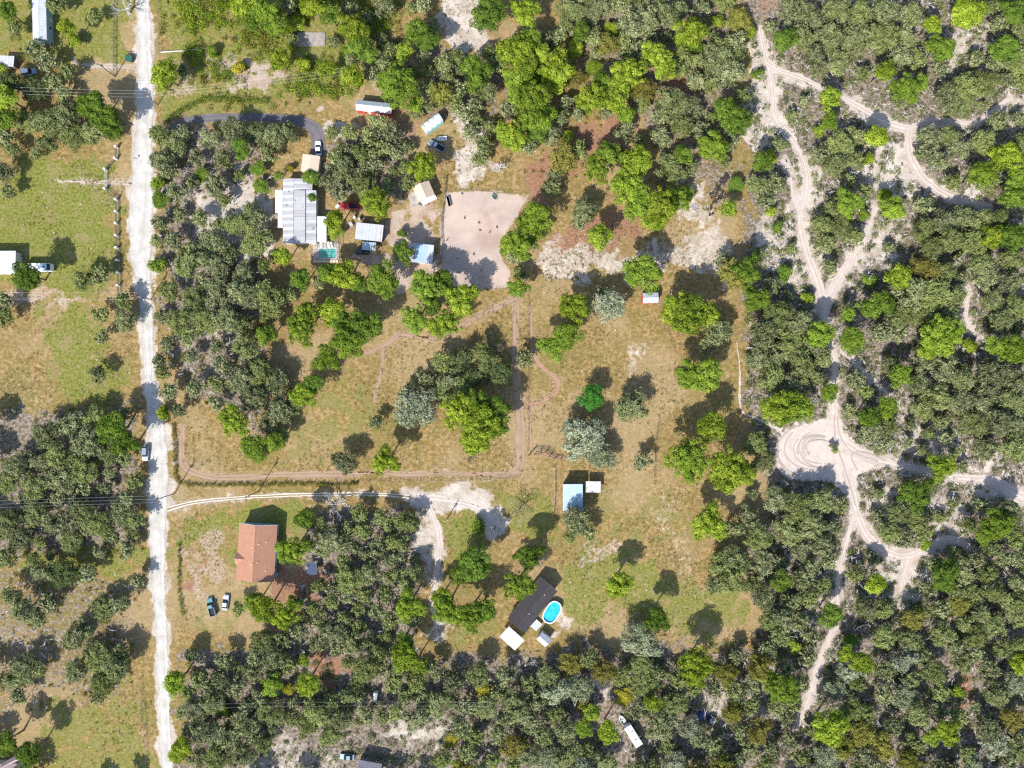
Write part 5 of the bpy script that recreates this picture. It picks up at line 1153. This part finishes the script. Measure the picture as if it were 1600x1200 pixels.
# bottom-left house and bottom shed
gable('house', 'mauve shingle roofed house cut by the bottom left corner', 'house', [(26,1192),(-60,1195),(-60,1240),(28,1240)], 3.0, 4.6, M_SHMV, CREAM, .4)
gable('house_wing', 'mauve gabled entrance wing beside the round bush at bottom left', 'porch', [(3,1193),(26,1180),(30,1188),(6,1200)], 2.8, 3.7, M_SHMV, CREAM, .2, wins=0)
gable('shed', 'grey metal roofed shed cut by the bottom edge', 'shed', [(556,1206),(592,1212),(599,1194.5),(563,1187)], 3.2, 4.1, M_SHGR, WOOD, .2, panels=1.5)
# shaded sheds at upper left
flat('shed', 'rusty white edged shed half hidden by trees at the left edge', 'shed', [(-3,86),(24,88),(20,104),(-3,104)], 2.6, 2.4, M_RUSTM, WOOD, panels=1.8)
flat('lean_to', 'dark blue roofed lean to under trees right of the red roofed house', 'lean-to', [(478,880),(495,878),(496,898),(480,898)], 2.3, 2.0, NAVY, WOOD, posts=True)
gable('shed', 'small white roofed hut between oaks below the lower power line', 'shed', [(582,1094),(584,1082),(590,1083),(588,1096)], 2.0, 2.4, M_WMET, WHITE, .08, wins=0)
# concrete slab
sq = [P(460,73),P(508,72),P(508,51),P(465,51)]
MB().add([(*p,0) for p in sq]+[(*p,.25) for p in sq],[(4,5,6,7),(0,1,5,4),(1,2,6,5),(2,3,7,6),(3,0,4,7)]).build('concrete_slab', surf('grey_slab',(0.33,0.29,0.26),(0.22,0.20,0.18),.6,.9)); tag(bpy.data.objects['concrete_slab'], 'grey concrete slab lying in the shrubby meadow at top', 'slab')

# ------------------------------------------------------------------ vehicles
def paint_mat(name, c): 
    m, t = nt(name); b_ = finish(t, c, .3, .5); b_.inputs['Coat Weight'].default_value = .5; return m
CARS = {}
def car(px, py, ang, paint, label, kind='sedan', L=4.6, W=1.82, grp='parked cars', trim=None):
    """ang: direction of the nose in degrees, photo sense (0 right, 90 up)"""
    h = {'sedan':1.42,'suv':1.75,'pickup':1.8}[kind]
    root = empty('pickup_truck' if kind == 'pickup' else 'car', P(px,py,.8), R_(ang), label, 'pickup' if kind == 'pickup' else 'car', grp)
    w = W/2; l = L/2; zb = .28; zs = .92 if kind != 'sedan' else .82
    # body: stacked cross sections along x
    xs = [-l,-l+.12,-l*.55,0,l*.45,l-.25,l]; hs = [zs-.08,zs,zs+.02,zs+.02,zs,zs-.10,zs-.28]; ws = [w*.86,w*.95,w,w,w,w*.94,w*.74]
    mb = MB()
    for x,hh,ww in zip(xs,hs,ws): mb.V += [(x,-ww,zb),(x,-ww,hh-.08),(x,-ww*.9,hh),(x,ww*.9,hh),(x,ww,hh-.08),(x,ww,zb)]
    for i_ in range(len(xs)-1):
        for j in range(6): mb.F.append((i_*6+j,(i_+1)*6+j,(i_+1)*6+(j+1)%6,i_*6+(j+1)%6)[::-1])
    mb.F += [tuple(range(6)), tuple((len(xs)-1)*6+j for j in reversed(range(6)))]
    mb.build('body', paint, root)
    c0, c1, c2, c3 = {'sedan':(-l*.78,-l*.50,l*.05,l*.42),'suv':(-l*.97,-l*.88,l*.12,l*.42),'pickup':(-l*.12,-l*.05,l*.30,l*.52)}[kind]
    cb = MB(); wi, wt = w*.9, w*.74
    cb.V = [(c0,-wi,zs),(c3,-wi,zs),(c3,wi,zs),(c0,wi,zs),(c1,-wt,h-.06),(c2,-wt,h-.06),(c2,wt,h-.06),(c1,wt,h-.06)]
    cb.F = [(0,1,5,4),(1,2,6,5),(2,3,7,6),(3,0,4,7),(4,5,6,7)]; cb.build('windows', GLASS, root)
    MB().add([(c1+.05,-wt*.98,h-.05),(c2-.05,-wt*.98,h-.05),(c2-.05,wt*.98,h-.05),(c1+.05,wt*.98,h-.05),(c1+.12,-wt*.9,h),(c2-.12,-wt*.9,h),(c2-.12,wt*.9,h),(c1+.12,wt*.9,h)],
             [(0,1,5,4),(1,2,6,5),(2,3,7,6),(3,0,4,7),(4,5,6,7)]).build('roof', trim or paint, root)
    if kind == 'pickup':
        MB().box(-l+.1,-w*.84,zs+.024,c0-.06,w*.84,zs+.03).build('bed_floor', BLACK, root)
        r_ = MB(); r_.box(-l+.02,-w*.98,zs-.1,c0,-w*.84,zs+.42).box(-l+.02,w*.84,zs-.1,c0,w*.98,zs+.42).box(-l,-w*.84,zs-.1,-l+.1,w*.84,zs+.40); r_.build('bed_side', paint, root)
    key = 'w'
    if key not in CARS: CARS[key] = MB().lathe([(0,-.11),(.2,-.11),(.32,-.10),(.34,0),(.32,.10),(.2,.11),(0,.11)],14).mesh('wheel', BLACK)
    for (x,y) in ((-l*.62,-w*.93),(-l*.62,w*.93),(l*.62,-w*.93),(l*.62,w*.93)):
        q = link('wheel', CARS[key], root, (x,y,.34)); q.rotation_euler = (R_(90),0,0)
    if 'hl' not in CARS: CARS['hl'] = MB().box(-.06,-.2,-.07,.06,.2,.07).mesh('headlight', surf('lamp_glass',(0.7,0.72,0.75),(0.6,0.62,0.65),3,.15)); CARS['tl'] = MB().box(-.05,-.18,-.08,.05,.18,.08).mesh('tail_light', REDP)
    for s in (-1,1):
        link('headlight', CARS['hl'], root, (l-.1,s*w*.58,zs-.3)); link('tail_light', CARS['tl'], root, (-l,s*w*.6,zs-.22)); 
        MB().box(c3-.3,s*w*1.0-.09,zs-.02,c3-.12,s*w*1.0+.09,zs+.12).build('mirror', paint, root)
    return root
PW = paint_mat('white_car_paint',(0.78,0.79,0.80)); PS = paint_mat('silver_car_paint',(0.46,0.50,0.56)); PR = paint_mat('red_car_paint',(0.42,0.012,0.022)); PK = paint_mat('dark_car_paint',(0.02,0.035,0.05)); PB = paint_mat('blue_grey_paint',(0.20,0.27,0.36)); PT = paint_mat('teal_truck_paint',(0.10,0.22,0.25))
car(497,231,93,PW,'white sedan parked on the asphalt drive above the tan carport','sedan',4.6)
car(546,322,180,PR,'red pickup with its bed facing right above the rust stained shed','pickup',5.6,1.95)
car(682.5,228,150,PB,'blue grey pickup with dark bed parked under trees below the aqua shed','pickup',5.5,1.95,trim=PS)
car(330,948.5,105,PT,'dark teal pickup on the grass, left of the silver car','pickup',5.7,1.95)
car(352,941.5,83,PS,'silver sedan on the grass, right of the dark teal pickup','sedan',4.8)
car(227,709,268,PS,'silver blue car stopped on the left verge of the white road','suv',4.4,trim=PB)
car(45,112,8,PB,'pale blue car in deep shade at the upper left','suv',4.6,trim=PW)
car(540,1083,5,PB,'blue grey car half hidden by oaks near the lower power line','sedan',4.6)
car(542,1183,176,PT,'teal car beside the grey shed at the bottom edge','sedan',4.6)
car(566,393,0,PK,'dark car parked below the lean to of the rust stained shed','suv',4.4)
# boat beside the blue-grey pickup
def boat(px, py, ang, label, L=3.4, W=1.25, mat=WHITE):
    root = empty('boat', P(px,py,.5), R_(ang), label, 'boat')
    n = 9; O = []; 
    for k_ in range(n):
        t = k_/(n-1); x = -L/2 + L*t; ww = W/2*(1 if t < .5 else math.sqrt(max(0,1-((t-.5)/.5)**2))*1.0+.02); O.append((x,ww))
    hull = MB(); hull.V = [(x,-w_,.55) for x,w_ in O]+[(x*.94,-w_*.7,.1) for x,w_ in O]+[(x*.94,w_*.7,.1) for x,w_ in O]+[(x,w_,.55) for x,w_ in O]
    for r in range(3):
        for k_ in range(n-1): hull.F.append((r*n+k_,(r+1)*n+k_,(r+1)*n+k_+1,r*n+k_+1))
    hull.F.append((0,3*n,2*n,n)); hull.build('hull', mat, root)
    g = MB()
    for s in (-1,1): g.tube([(x,s*w_,.57) for x,w_ in O], [.07]*n, 5)
    g.bar((-L/2,-W/2,.57),(-L/2,W/2,.57),.12); g.build('gunwale', mat, root)
    for x in (-L*.25, L*.1): MB().box(x-.15,-W*.46,.38,x+.15,W*.46,.43).build('bench', STEEL, root)
    return root
boat(689.5,216.5,185,'small white rowing boat lying above the blue grey pickup')
# trailer in the woods
tr = empty('camper_trailer', P(990,1151,2.4), R_(-58), 'long white travel trailer parked between oaks near the bottom', 'trailer')
bx = MB(); pf = [(-3.6,.5),(-3.6,2.5),(2.9,2.6),(3.6,2.1),(3.6,.6)]
bx.V = [(x,-1.2,z) for x,z in pf]+[(x,1.2,z) for x,z in pf]; n = len(pf); bx.F = [tuple(range(n)), tuple(range(2*n-1,n-1,-1))]+[(k_,n+k_,n+(k_+1)%n,(k_+1)%n) for k_ in range(n)]
bx.build('body', WHITE, tr)
for (x,y) in ((1.2,0),(-1.6,.4)): MB().box(x-.3,y-.25,2.5,x+.3,y+.25,2.75).build('roof_hatch', STEEL, tr)
MB().box(-3.9,-.1,.45,-3.6,.1,.55).bar((-3.6,-.5,.5),(-4.8,0,.5),.1).bar((-3.6,.5,.5),(-4.8,0,.5),.1).build('hitch', DARKM, tr)
for (x,y) in ((-.4,-1.15),(-.4,1.15),(.5,-1.15),(.5,1.15)):
    q = link('wheel', CARS['w'], tr, (x,y,.34)); q.rotation_euler = (R_(90),0,0)
MB().box(-1.0,1.2,.6,-.2,1.24,2.3).build('door', STEEL, tr)
boat(974,1127,122,'pale boat hull lying ahead of the white trailer in the woods',4.2,1.5)

# clutter in the lower woods: tarp, tank
tp = empty('tarp_pile', P(1098,1118,.5), .5, 'crumpled blue tarp over junk in the lower woods', 'tarp')
mb = MB(); n = 9
for i_ in range(n):
    for j in range(n):
        x, y = (i_/(n-1)-.5)*3.6, (j/(n-1)-.5)*2.4; mb.V.append((x+rng.normal(0,.06), y+rng.normal(0,.06), max(.03,.9*math.exp(-(x*x+y*y)/1.8)+rng.normal(0,.10))))
mb.F = [(i_*n+j,(i_+1)*n+j,(i_+1)*n+j+1,i_*n+j+1) for i_ in range(n-1) for j in range(n-1)]; mb.build('sheet', BLUET, tp)
tk = empty('water_tank', P(1112,1126,1), 0, 'round dark tank beside the blue tarp in the lower woods', 'tank')
MB().lathe([(0,0),(1.1,0),(1.12,1.4),(.9,1.65),(.3,1.75),(0,1.75)],20).build('body', NAVY, tk, True); MB().lathe([(.3,1.75),(.3,1.85),(0,1.85)],12).build('lid', BLACK, tk)
# green bin by the road
bn = empty('dumpster', P(202,92,.8), R_(-12), 'dark green open dumpster on the verge at upper left', 'dumpster')
MB().add([(-.95,-.7,.1),(.95,-.7,.1),(.95,.7,.1),(-.95,.7,.1),(-1.05,-.8,1.2),(1.05,-.8,1.2),(1.05,.8,1.4),(-1.05,.8,1.4)],[(0,1,5,4),(1,2,6,5),(2,3,7,6),(3,0,4,7),(3,2,1,0)]).build('body', GREENB, bn)
MB().add([(-1.1,-.85,1.22),(0,-.85,1.22),(0,.85,1.44),(-1.1,.85,1.44)],[(0,1,2,3)]).build('lid', GREENB, bn); MB().add([(.03,-.85,1.22),(1.1,-.85,1.22),(1.1,.85,1.44),(.03,.85,1.44)],[(0,1,2,3)]).build('lid', GREENB, bn)
mbx = empty('mailbox', P(211.5,247,1), 0, 'dark mailbox on a post at the edge of the white road', 'mailbox')
MB().box(-.05,-.05,0,.05,.05,1.05).build('post', WOOD, mbx)
m = MB(); pr_ = [(-.14,1.05),(-.14,1.22),(-.1,1.31),(0,1.35),(.1,1.31),(.14,1.22),(.14,1.05)]
m.V = [(-.28,y,z) for y,z in pr_]+[(.28,y,z) for y,z in pr_]; n = len(pr_); m.F = [tuple(range(n)),tuple(range(2*n-1,n-1,-1))]+[(k_,n+k_,n+(k_+1)%n,(k_+1)%n) for k_ in range(n)]; m.build('box', DARKM, mbx)
# fallen pale trunk beside the road at top
lg = empty('fallen_log', P(290,79,.2), 0, 'long pale fallen trunk lying right of the road at top', 'log')
MB().tube([(-8,-.5,.2),(-4,-.25,.22),(0,0,.2),(4,.5,.2),(8,1.0,.15)],[.22,.2,.18,.15,.08],8).build('trunk', DEADW, lg)
MB().tube([(3,.4,.2),(4.2,1.4,.3),(5.0,2.2,.35)],[.1,.07,.03],5).tube([(-1,0,.2),(0,-1.1,.3)],[.08,.03],5).build('branch', DEADW, lg)

# old tyres
tyre0 = MB().lathe([(.20,.02),(.38,.0),(.42,.06),(.42,.18),(.38,.24),(.20,.22),(.18,.12),(.20,.02)],14).mesh('tyre', BLACK)
TY = [(890,260),(925,292),(870,312),(800,350),(842,360),(905,345),(780,412),(828,402),(888,405),(792,452),(718,492),(762,502),(690,550),(732,572),(782,560),(600,640),(650,622),(630,702),(690,680),(760,690),(806,650),(680,750),(740,740),(790,722),(650,802),(704,790),(610,858),(610,912),(590,1028),(644,1005),(830,592),(852,442),(935,330),(815,700),(745,530),(720,630)]
t0 = None
for j,(a,b_) in enumerate(TY):
    x, y = P(1060+a/12, 250+b_/12)
    if t0 is None: t0 = link('tyre', tyre0); o = t0
    else: o = t0.copy(); COL.objects.link(o)
    o.location = (x,y,.0); o.rotation_euler = (rng.normal(0,.06),rng.normal(0,.06),rng.uniform(0,6)); s = rng.uniform(.85,1.2); o.scale = (s,s,1.1)
    tag(o, 'old black tyre dumped in the curving heap beside the pines', 'tyre', 'old tyres dumped beside the pines')
# fire pit
fp = empty('fire_pit', P(1085,324), 0, 'round ash filled fire pit in pale sand near the tyres', 'fire pit')
for k_ in range(9):
    a = k_*2*math.pi/9; MB().lathe([(.0,0),(.26,0),(.28,.14),(.18,.26),(0,.28)],7,cx=math.cos(a)*.95,cy=math.sin(a)*.95).build('stone', CONC, fp)
MB().lathe([(0,.06),(.8,.03)],14).build('ash', surf('ash',(0.30,0.28,0.28),(0.2,0.19,0.19),4), fp)

# ------------------------------------------------------------------ animals on the paddock
def animal_mesh():
    me = bpy.data.meshes.new('animal_body')
    vs = [(0,0,.52),(.32,0,.54),(.52,0,.68),(.64,0,.80),(.80,0,.76),(-.34,0,.55),(-.50,0,.62),
          (.28,.11,.34),(.27,.11,.02),(.28,-.11,.34),(.27,-.11,.02),(-.32,.11,.36),(-.38,.11,.20),(-.34,.11,.02),(-.32,-.11,.36),(-.38,-.11,.20),(-.34,-.11,.02),(.60,.10,.88),(.60,-.10,.88)]
    es = [(0,1),(1,2),(2,3),(3,4),(0,5),(5,6),(1,7),(7,8),(1,9),(9,10),(5,11),(11,12),(12,13),(5,14),(14,15),(15,16),(3,17),(3,18)]
    me.from_pydata(vs, es, []); o = bpy.data.objects.new('tmp', me); COL.objects.link(o)
    sk = o.modifiers.new('s','SKIN'); rad = [.17,.16,.10,.085,.05,.16,.03,.07,.035,.07,.035,.08,.045,.035,.08,.045,.035,.02,.02]
    for i_, r in enumerate(rad): me.skin_vertices[0].data[i_].radius = (r,r)
    me.skin_vertices[0].data[0].use_root = True
    o.modifiers.new('d','SUBSURF').levels = 1
    dg = bpy.context.evaluated_depsgraph_get(); m2 = bpy.data.meshes.new_from_object(o.evaluated_get(dg)); bpy.data.objects.remove(o)
    m2.materials.clear(); m2.materials.append(surf('dark_coat',(0.05,0.035,0.03),(0.09,0.06,0.05),6,.8)); m2.name = 'goat_body'; return m2
gm = animal_mesh()
AN = [(248,195,'by the upper fence'),(275,425,'left of the paddock middle'),(410,470,'at the paddock middle, topmost of a pair'),(420,540,'at the paddock middle, lower of a pair'),(508,557,'right of the paddock middle'),(577,512,'rightmost on the open sand'),(360,765,'just above the tree shadows'),(433,915,'inside the right tree shadow'),(210,805,'inside the left tree shadow'),(110,630,'by the reddish left fence')]
for j,(a,b_,w) in enumerate(AN):
    x,y = P(680+a/6,270+b_/6,.4); o = link('goat', gm, None, (x,y,0)); o.rotation_euler = (0,0,rng.uniform(0,6.28)); o.scale = (.72,.72,.72)
    tag(o, 'small dark goat standing ' + w, 'goat', 'dark goats on the paddock')
tf = empty('trough', P(701,314.5,.5), R_(-76), 'long dark feed trough near the upper left paddock corner', 'trough')
MB().add([(-1.5,-.3,.25),(1.5,-.3,.25),(1.5,.3,.25),(-1.5,.3,.25),(-1.6,-.42,.75),(1.6,-.42,.75),(1.6,.42,.75),(-1.6,.42,.75)],[(0,1,5,4),(1,2,6,5),(2,3,7,6),(3,0,4,7),(0,3,2,1),(0,1,2,3)]).build('basin', BLACK, tf)
for (x,y) in ((-1.3,-.25),(-1.3,.25),(1.3,-.25),(1.3,.25)): MB().box(x-.05,y-.05,0,x+.05,y+.05,.3).build('leg', WOOD, tf)
MB().box(-1.62,-.46,.74,1.62,-.38,.80).box(-1.62,.38,.74,1.62,.46,.80).build('rail', STEEL, tf)
tb = empty('water_tub', P(772.5,307.5,.4), R_(-55), 'grey green oval water tub near the upper fence of the paddock', 'tub')
MB().lathe([(0,.08),(.8,.08),(.85,.5),(.92,.52),(.92,.0)],20,1.1,.62).build('basin', surf('tub_green',(0.25,0.34,0.30),(0.2,0.28,0.25),3), tb); MB().lathe([(0,.4),(.83,.4)],20,1.1,.62).build('water', water_mat('tub_water',(0.05,0.08,0.08),(0.04,0.06,0.06)), tb)
# person-high junk beside tan barn: red mower
mw = empty('ride_on_mower', P(669,315,.6), R_(50), 'small red ride on mower beside the tan barn', 'mower')
MB().add([(-.3,-.3,.35),(.8,-.28,.35),(.8,.28,.35),(-.3,.3,.35),(-.2,-.3,.6),(.7,-.22,.85),(.7,.22,.85),(-.2,.3,.6)],[(0,1,5,4),(1,2,6,5),(2,3,7,6),(3,0,4,7),(4,5,6,7)]).build('hood', REDP, mw)
MB().box(-.55,-.25,.55,-.15,.25,.65).box(-.6,-.25,.65,-.5,.25,1.0).build('seat', BLACK, mw); MB().box(-.6,-.55,.15,.4,.55,.3).build('cutting_deck', REDP, mw)
for (x,y) in ((-.5,-.45),(-.5,.45),(.7,-.38),(.7,.38)):
    q = link('wheel', CARS['w'], mw, (x,y,.28)); q.rotation_euler = (R_(90),0,0); q.scale = (.8,.8,.9)
for j,(px,py) in enumerate(((655,318.5),(659,319.5))):
    t_ = empty('barrel', P(px,py,.5), 0, ['dark barrel left of the other under the lean to of the tan barn','dark barrel right of the other under the lean to of the tan barn'][j], 'barrel', 'dark barrels by the tan barn')
    MB().lathe([(0,0),(.29,0),(.31,.3),(.29,.32),(.31,.6),(.29,.88),(.25,.9),(0,.88)],14).build('body', DARKM, t_); MB().lathe([(.05,.89),(.05,.93),(0,.93)],8,cx=.12).build('cap', STEEL, t_)
# yard clutter between the pickup and the stained shed
for j,(px,py,w,l_,h,mt,nm,lb) in enumerate([(553,338,.7,.7,1.6,WHITE,'fridge','white fridge standing left of the two by the stained shed'),(561,342,.7,.8,1.5,STEEL,'fridge','grey fridge right of the white one by the stained shed'),(548,350,1.0,1.3,.9,STEEL,'crate','grey crate left of the rust stained shed'),(527,322,1.2,.8,.7,WHITE,'crate','white crate ahead of the red pickup')]):
    root = empty(nm, P(px,py,h), .3*j, lb, nm); MB().box(-w/2,-l_/2,0,w/2,l_/2,h).build('body', mt, root)
    MB().box(-w/2+.03,-l_/2-.05,.08,w/2-.03,-l_/2-.004,h-.05).build('door', mt, root); MB().box(w/2-.14,-l_/2-.1,h*.5,w/2-.1,-l_/2-.052,h*.5+.3).build('handle', DARKM, root)

# ------------------------------------------------------------------ fences
def fence(name, label, pts, ph, pmat, rmat, psize=.14, rails=(.5,1.0), rw=.05, spacing=2.4, cat='fence', rh=.12):
    w = [Vector((*P(x,y),0)) for x,y in pts]; root = empty(name, w[0], 0, label, cat)
    pm = MB().box(-psize/2,-psize/2,0,psize/2,psize/2,ph).mesh('post', pmat)
    rm = MB().box(0,-rw/2,-rh/2,1,rw/2,rh/2).mesh('rail', rmat)
    link('post', pm, root, (0,0,0))
    for a,b_ in zip(w[:-1], w[1:]):
        n = max(1, int(round((b_-a).length/spacing))); d = (b_-a)/n; an = math.atan2(d.y,d.x)
        for j in range(n):
            link('post', pm, root, a+d*(j+1)-w[0])
            for z in rails:
                q = link('rail', rm, root, a+d*j-w[0]+Vector((0,0,z)), an); q.scale = (d.length,1,1)
    return root
fence('pillar_fence','white pillar fence with dark rails along the road, below the gate',[(167,296),(184,313),(184,350),(185,388),(187,427),(187,466)],1.7,WHITE,DARKM,.55,(.5,.95,1.4),.08,3.9)
fence('pillar_fence','short white pillar fence with dark rails above the gate',[(167,266),(183,249),(184,231)],1.7,WHITE,DARKM,.55,(.5,.95,1.4),.08,4.4)
gt = empty('farm_gate', P(167,281), 0, 'metal double farm gate across the drive between white pillars', 'gate')
for s,y0_,y1_ in ((1,.1,2.7),(-1,-2.7,-.1)):
    m = MB()
    for z in (.25,.6,.95,1.3): m.bar((0,y0_,z),(0,y1_,z),.05)
    for yy_ in (y0_,(y0_+y1_)/2,y1_): m.bar((0,yy_,.2),(0,yy_,1.35),.05)
    m.bar((0,y0_,.25),(0,y1_,1.3),.04); lf = m.build('gate_leaf', STEEL, gt)
    MB().box(-.06,(y0_ if s>0 else y1_)-.08,.85,.06,(y0_ if s>0 else y1_)+.08,.97).build('latch', DARKM, lf)
fence('paddock_fence','dark wooden fence along the left side of the dirt paddock',[(697,278),(694,310),(690,345),(690,372),(692,390),(688,412)],1.4,WOOD,WOOD,.16,(.45,.85,1.25),.06,2.2)
fence('wire_fence','thin wire fence along the upper side of the dirt paddock',[(697,299),(735,297),(775,302),(820,303)],1.2,STEEL,DARKM,.07,(.4,.8,1.15),.02,2.5,rh=.02)
fence('wire_fence','wire fence along the lower edge of the dirt paddock',[(690,440),(715,449),(750,453),(797,451)],1.2,STEEL,DARKM,.07,(.4,.8,1.15),.02,2.5,rh=.02)
fence('wooden_fence','dark rail fence bending at the foot of the brown trail',[(826,712),(835,702),(855,704),(868,716),(885,718)],1.5,WOOD,WOOD,.2,(.5,.95,1.4),.07,1.9)
fence('wooden_fence','dark rail fence along the lower side of the mown trail',[(835,711),(852,708),(864,720)],1.3,WOOD,WOOD,.16,(.5,1.1),.07,1.9)
fence('wire_fence','wire fence along the lower side of the big field',[(560,753),(640,751),(720,750),(811,746)],1.2,WOOD,DARKM,.1,(.4,.8,1.15),.03,3.0,rh=.03)
fence('wire_fence','wire fence beside the mown strip right of the field',[(825,462),(825,540),(825,640),(824,705)],1.2,WOOD,DARKM,.1,(.4,.8,1.15),.03,3.2,rh=.03)
fence('wire_fence','wire fence along the left verge of the road near the bottom',[(221,1060),(227,1130),(231,1200)],1.2,WOOD,DARKM,.1,(.4,.8,1.15),.03,3.2,rh=.03)
fence('wire_fence','wire fence along the left verge of the road at the top',[(181,0),(180,60),(180,118)],1.3,WOOD,DARKM,.14,(.4,.8,1.2),.05,2.6,rh=.08)
fence('wire_fence','wire fence right of the road at the top',[(249,-10),(250,40),(251,83)],1.2,WOOD,DARKM,.1,(.4,.8,1.15),.03,2.8,rh=.03)
fence('wire_fence','wire fence across the pasture left of the lower pines',[(1022,745),(1024,690),(1030,650)],1.2,WOOD,DARKM,.1,(.4,.8,1.15),.03,2.8,rh=.03)
fence('pen_fence','rail pen left of the blue barn',[(866,730),(867,760),(865,800)],1.2,WOOD,STEEL,.12,(.5,1.0),.05,2.2,rh=.08)

# hedge along the drive and the field corner
def hedge(name, label, line, mat, r0, h, n_per_m=16, leaf=.3):
    q = dens(line, .5); Cs = []; Ns = []
    for (x,y,w) in q:
        m = int(n_per_m*.5*4); s = unit(m, 0.0)
        Cs.append(np.array([x,y,.1])+s*np.array([w*rng.uniform(.7,1.15),w*rng.uniform(.7,1.15),h*rng.uniform(.7,1.15)])*rng.uniform(.55,1.05,m)[:,None]+np.append(rng.normal(0,.2,2),0)); Ns.append(s+.6*rng.normal(size=(m,3)))
    C = np.concatenate(Cs); Nn = np.concatenate(Ns); Nn /= np.linalg.norm(Nn,axis=1)[:,None]; V,F = leaf_quads(C,Nn,leaf)
    return tag(link(name, mesh_np(name,V,F,[mat],[('rnd','FACE',rng.uniform(size=len(F)))])), label, 'hedge')
hedge('hedge','low olive hedge along the fence corner beside the white road',[(272,664,3.5),(274,700,3.8),(276,745,4),(290,756,3.2),(340,758,3.5),(420,757,3.5),(520,757,3),(560,756,2.5)],FOL['Y'],.7,1.3)
hedge('hedge','dark green hedge above the asphalt drive near the road',[(262,190,4.5),(280,176,5),(300,166,5),(330,156,4.5),(370,158,5),(420,160,5.5)],FOL['G'],1,2.0,18)
hedge('hedge','clipped green hedge along the road right of the white pillars',[(243,280,3.5),(246,300,4.2),(247,325,3.8)],FOL['G'],1,2.2,22)
hedge('hedge','thin broken hedge along the verge below the red driveway',[(281,848,1.6),(282,870,2.2),(281,890,1.5),(281,925,2.6),(284,945,3.2),(289,960,3)],FOL['G'],.6,1.0,12)

# ------------------------------------------------------------------ utility poles and wires
def pole(px, py, h, label, ang=0.0, arm=True):
    root = empty('utility_pole', P(px,py), R_(ang), label, 'utility pole', 'wooden utility poles')
    MB().tube([(0,0,0),(0,0,h)],[.17,.12],8).build('shaft', WOOD, root)
    if arm:
        MB().box(-.06,-1.1,h-.75,.06,1.1,h-.6).build('crossarm', WOOD, root)
        for y in (-1.0,0,1.0): MB().lathe([(.0,h-.6),(.05,h-.6),(.07,h-.5),(.03,h-.42),(0,h-.4)],8,cy=y).build('insulator', CONC, root)
    MB().lathe([(0,h-2.4),(.22,h-2.4),(.24,h-1.6),(.1,h-1.5),(0,h-1.5)],10,cx=.32).build('transformer', STEEL, root)
    return root
pole(247,164,8.5,'wooden utility pole beside the road at upper left'); pole(273,771,11,'wooden utility pole at the mouth of the sandy drive'); pole(404,768,11,'wooden utility pole beside the sandy drive above the red house')
pole(180,120,9,'wooden utility pole beside the sandy spur at top left', 90); pole(236,468,9,'wooden utility pole at the road edge among roadside oaks'); pole(700,808,6,'short wooden pole on the grass inside the sandy drive', 0, False)
def wire(a, b_, ha, hb, label, n=16, sag=1.2, off=(0,)):
    A_ = Vector((*P(*a),ha)); B_ = Vector((*P(*b_),hb)); mb = MB()
    for o_ in off:
        pts = [A_.lerp(B_,t)+Vector((0,o_,-4*sag*t*(1-t))) for t in np.linspace(0,1,n)]; mb.tube(pts,[.016]*n,4)
    return tag(mb.build('power_line', STEEL), label, 'power line', 'overhead power lines')
wire((247,164),(-120,150),8.2,8.2,'overhead wires running left from the upper roadside pole',off=(-1,0,1))
wire((247,164),(560,128),8.2,8.2,'overhead wires running right from the upper roadside pole',off=(-1,0,1))
wire((236,468),(-150,466),8.7,9,'overhead wires running left from the roadside oaks pole',off=(-1,1))
wire((273,771),(-130,786),10.6,10,'overhead wires running left from the drive mouth pole',off=(-1,0,1))
wire((273,771),(404,768),10.6,10.6,'overhead wires between the two poles on the sandy drive',off=(-1,0,1))
wire((300,1084),(760,1080),9,9,'overhead wires crossing the lower oaks',off=(-.6,.6))
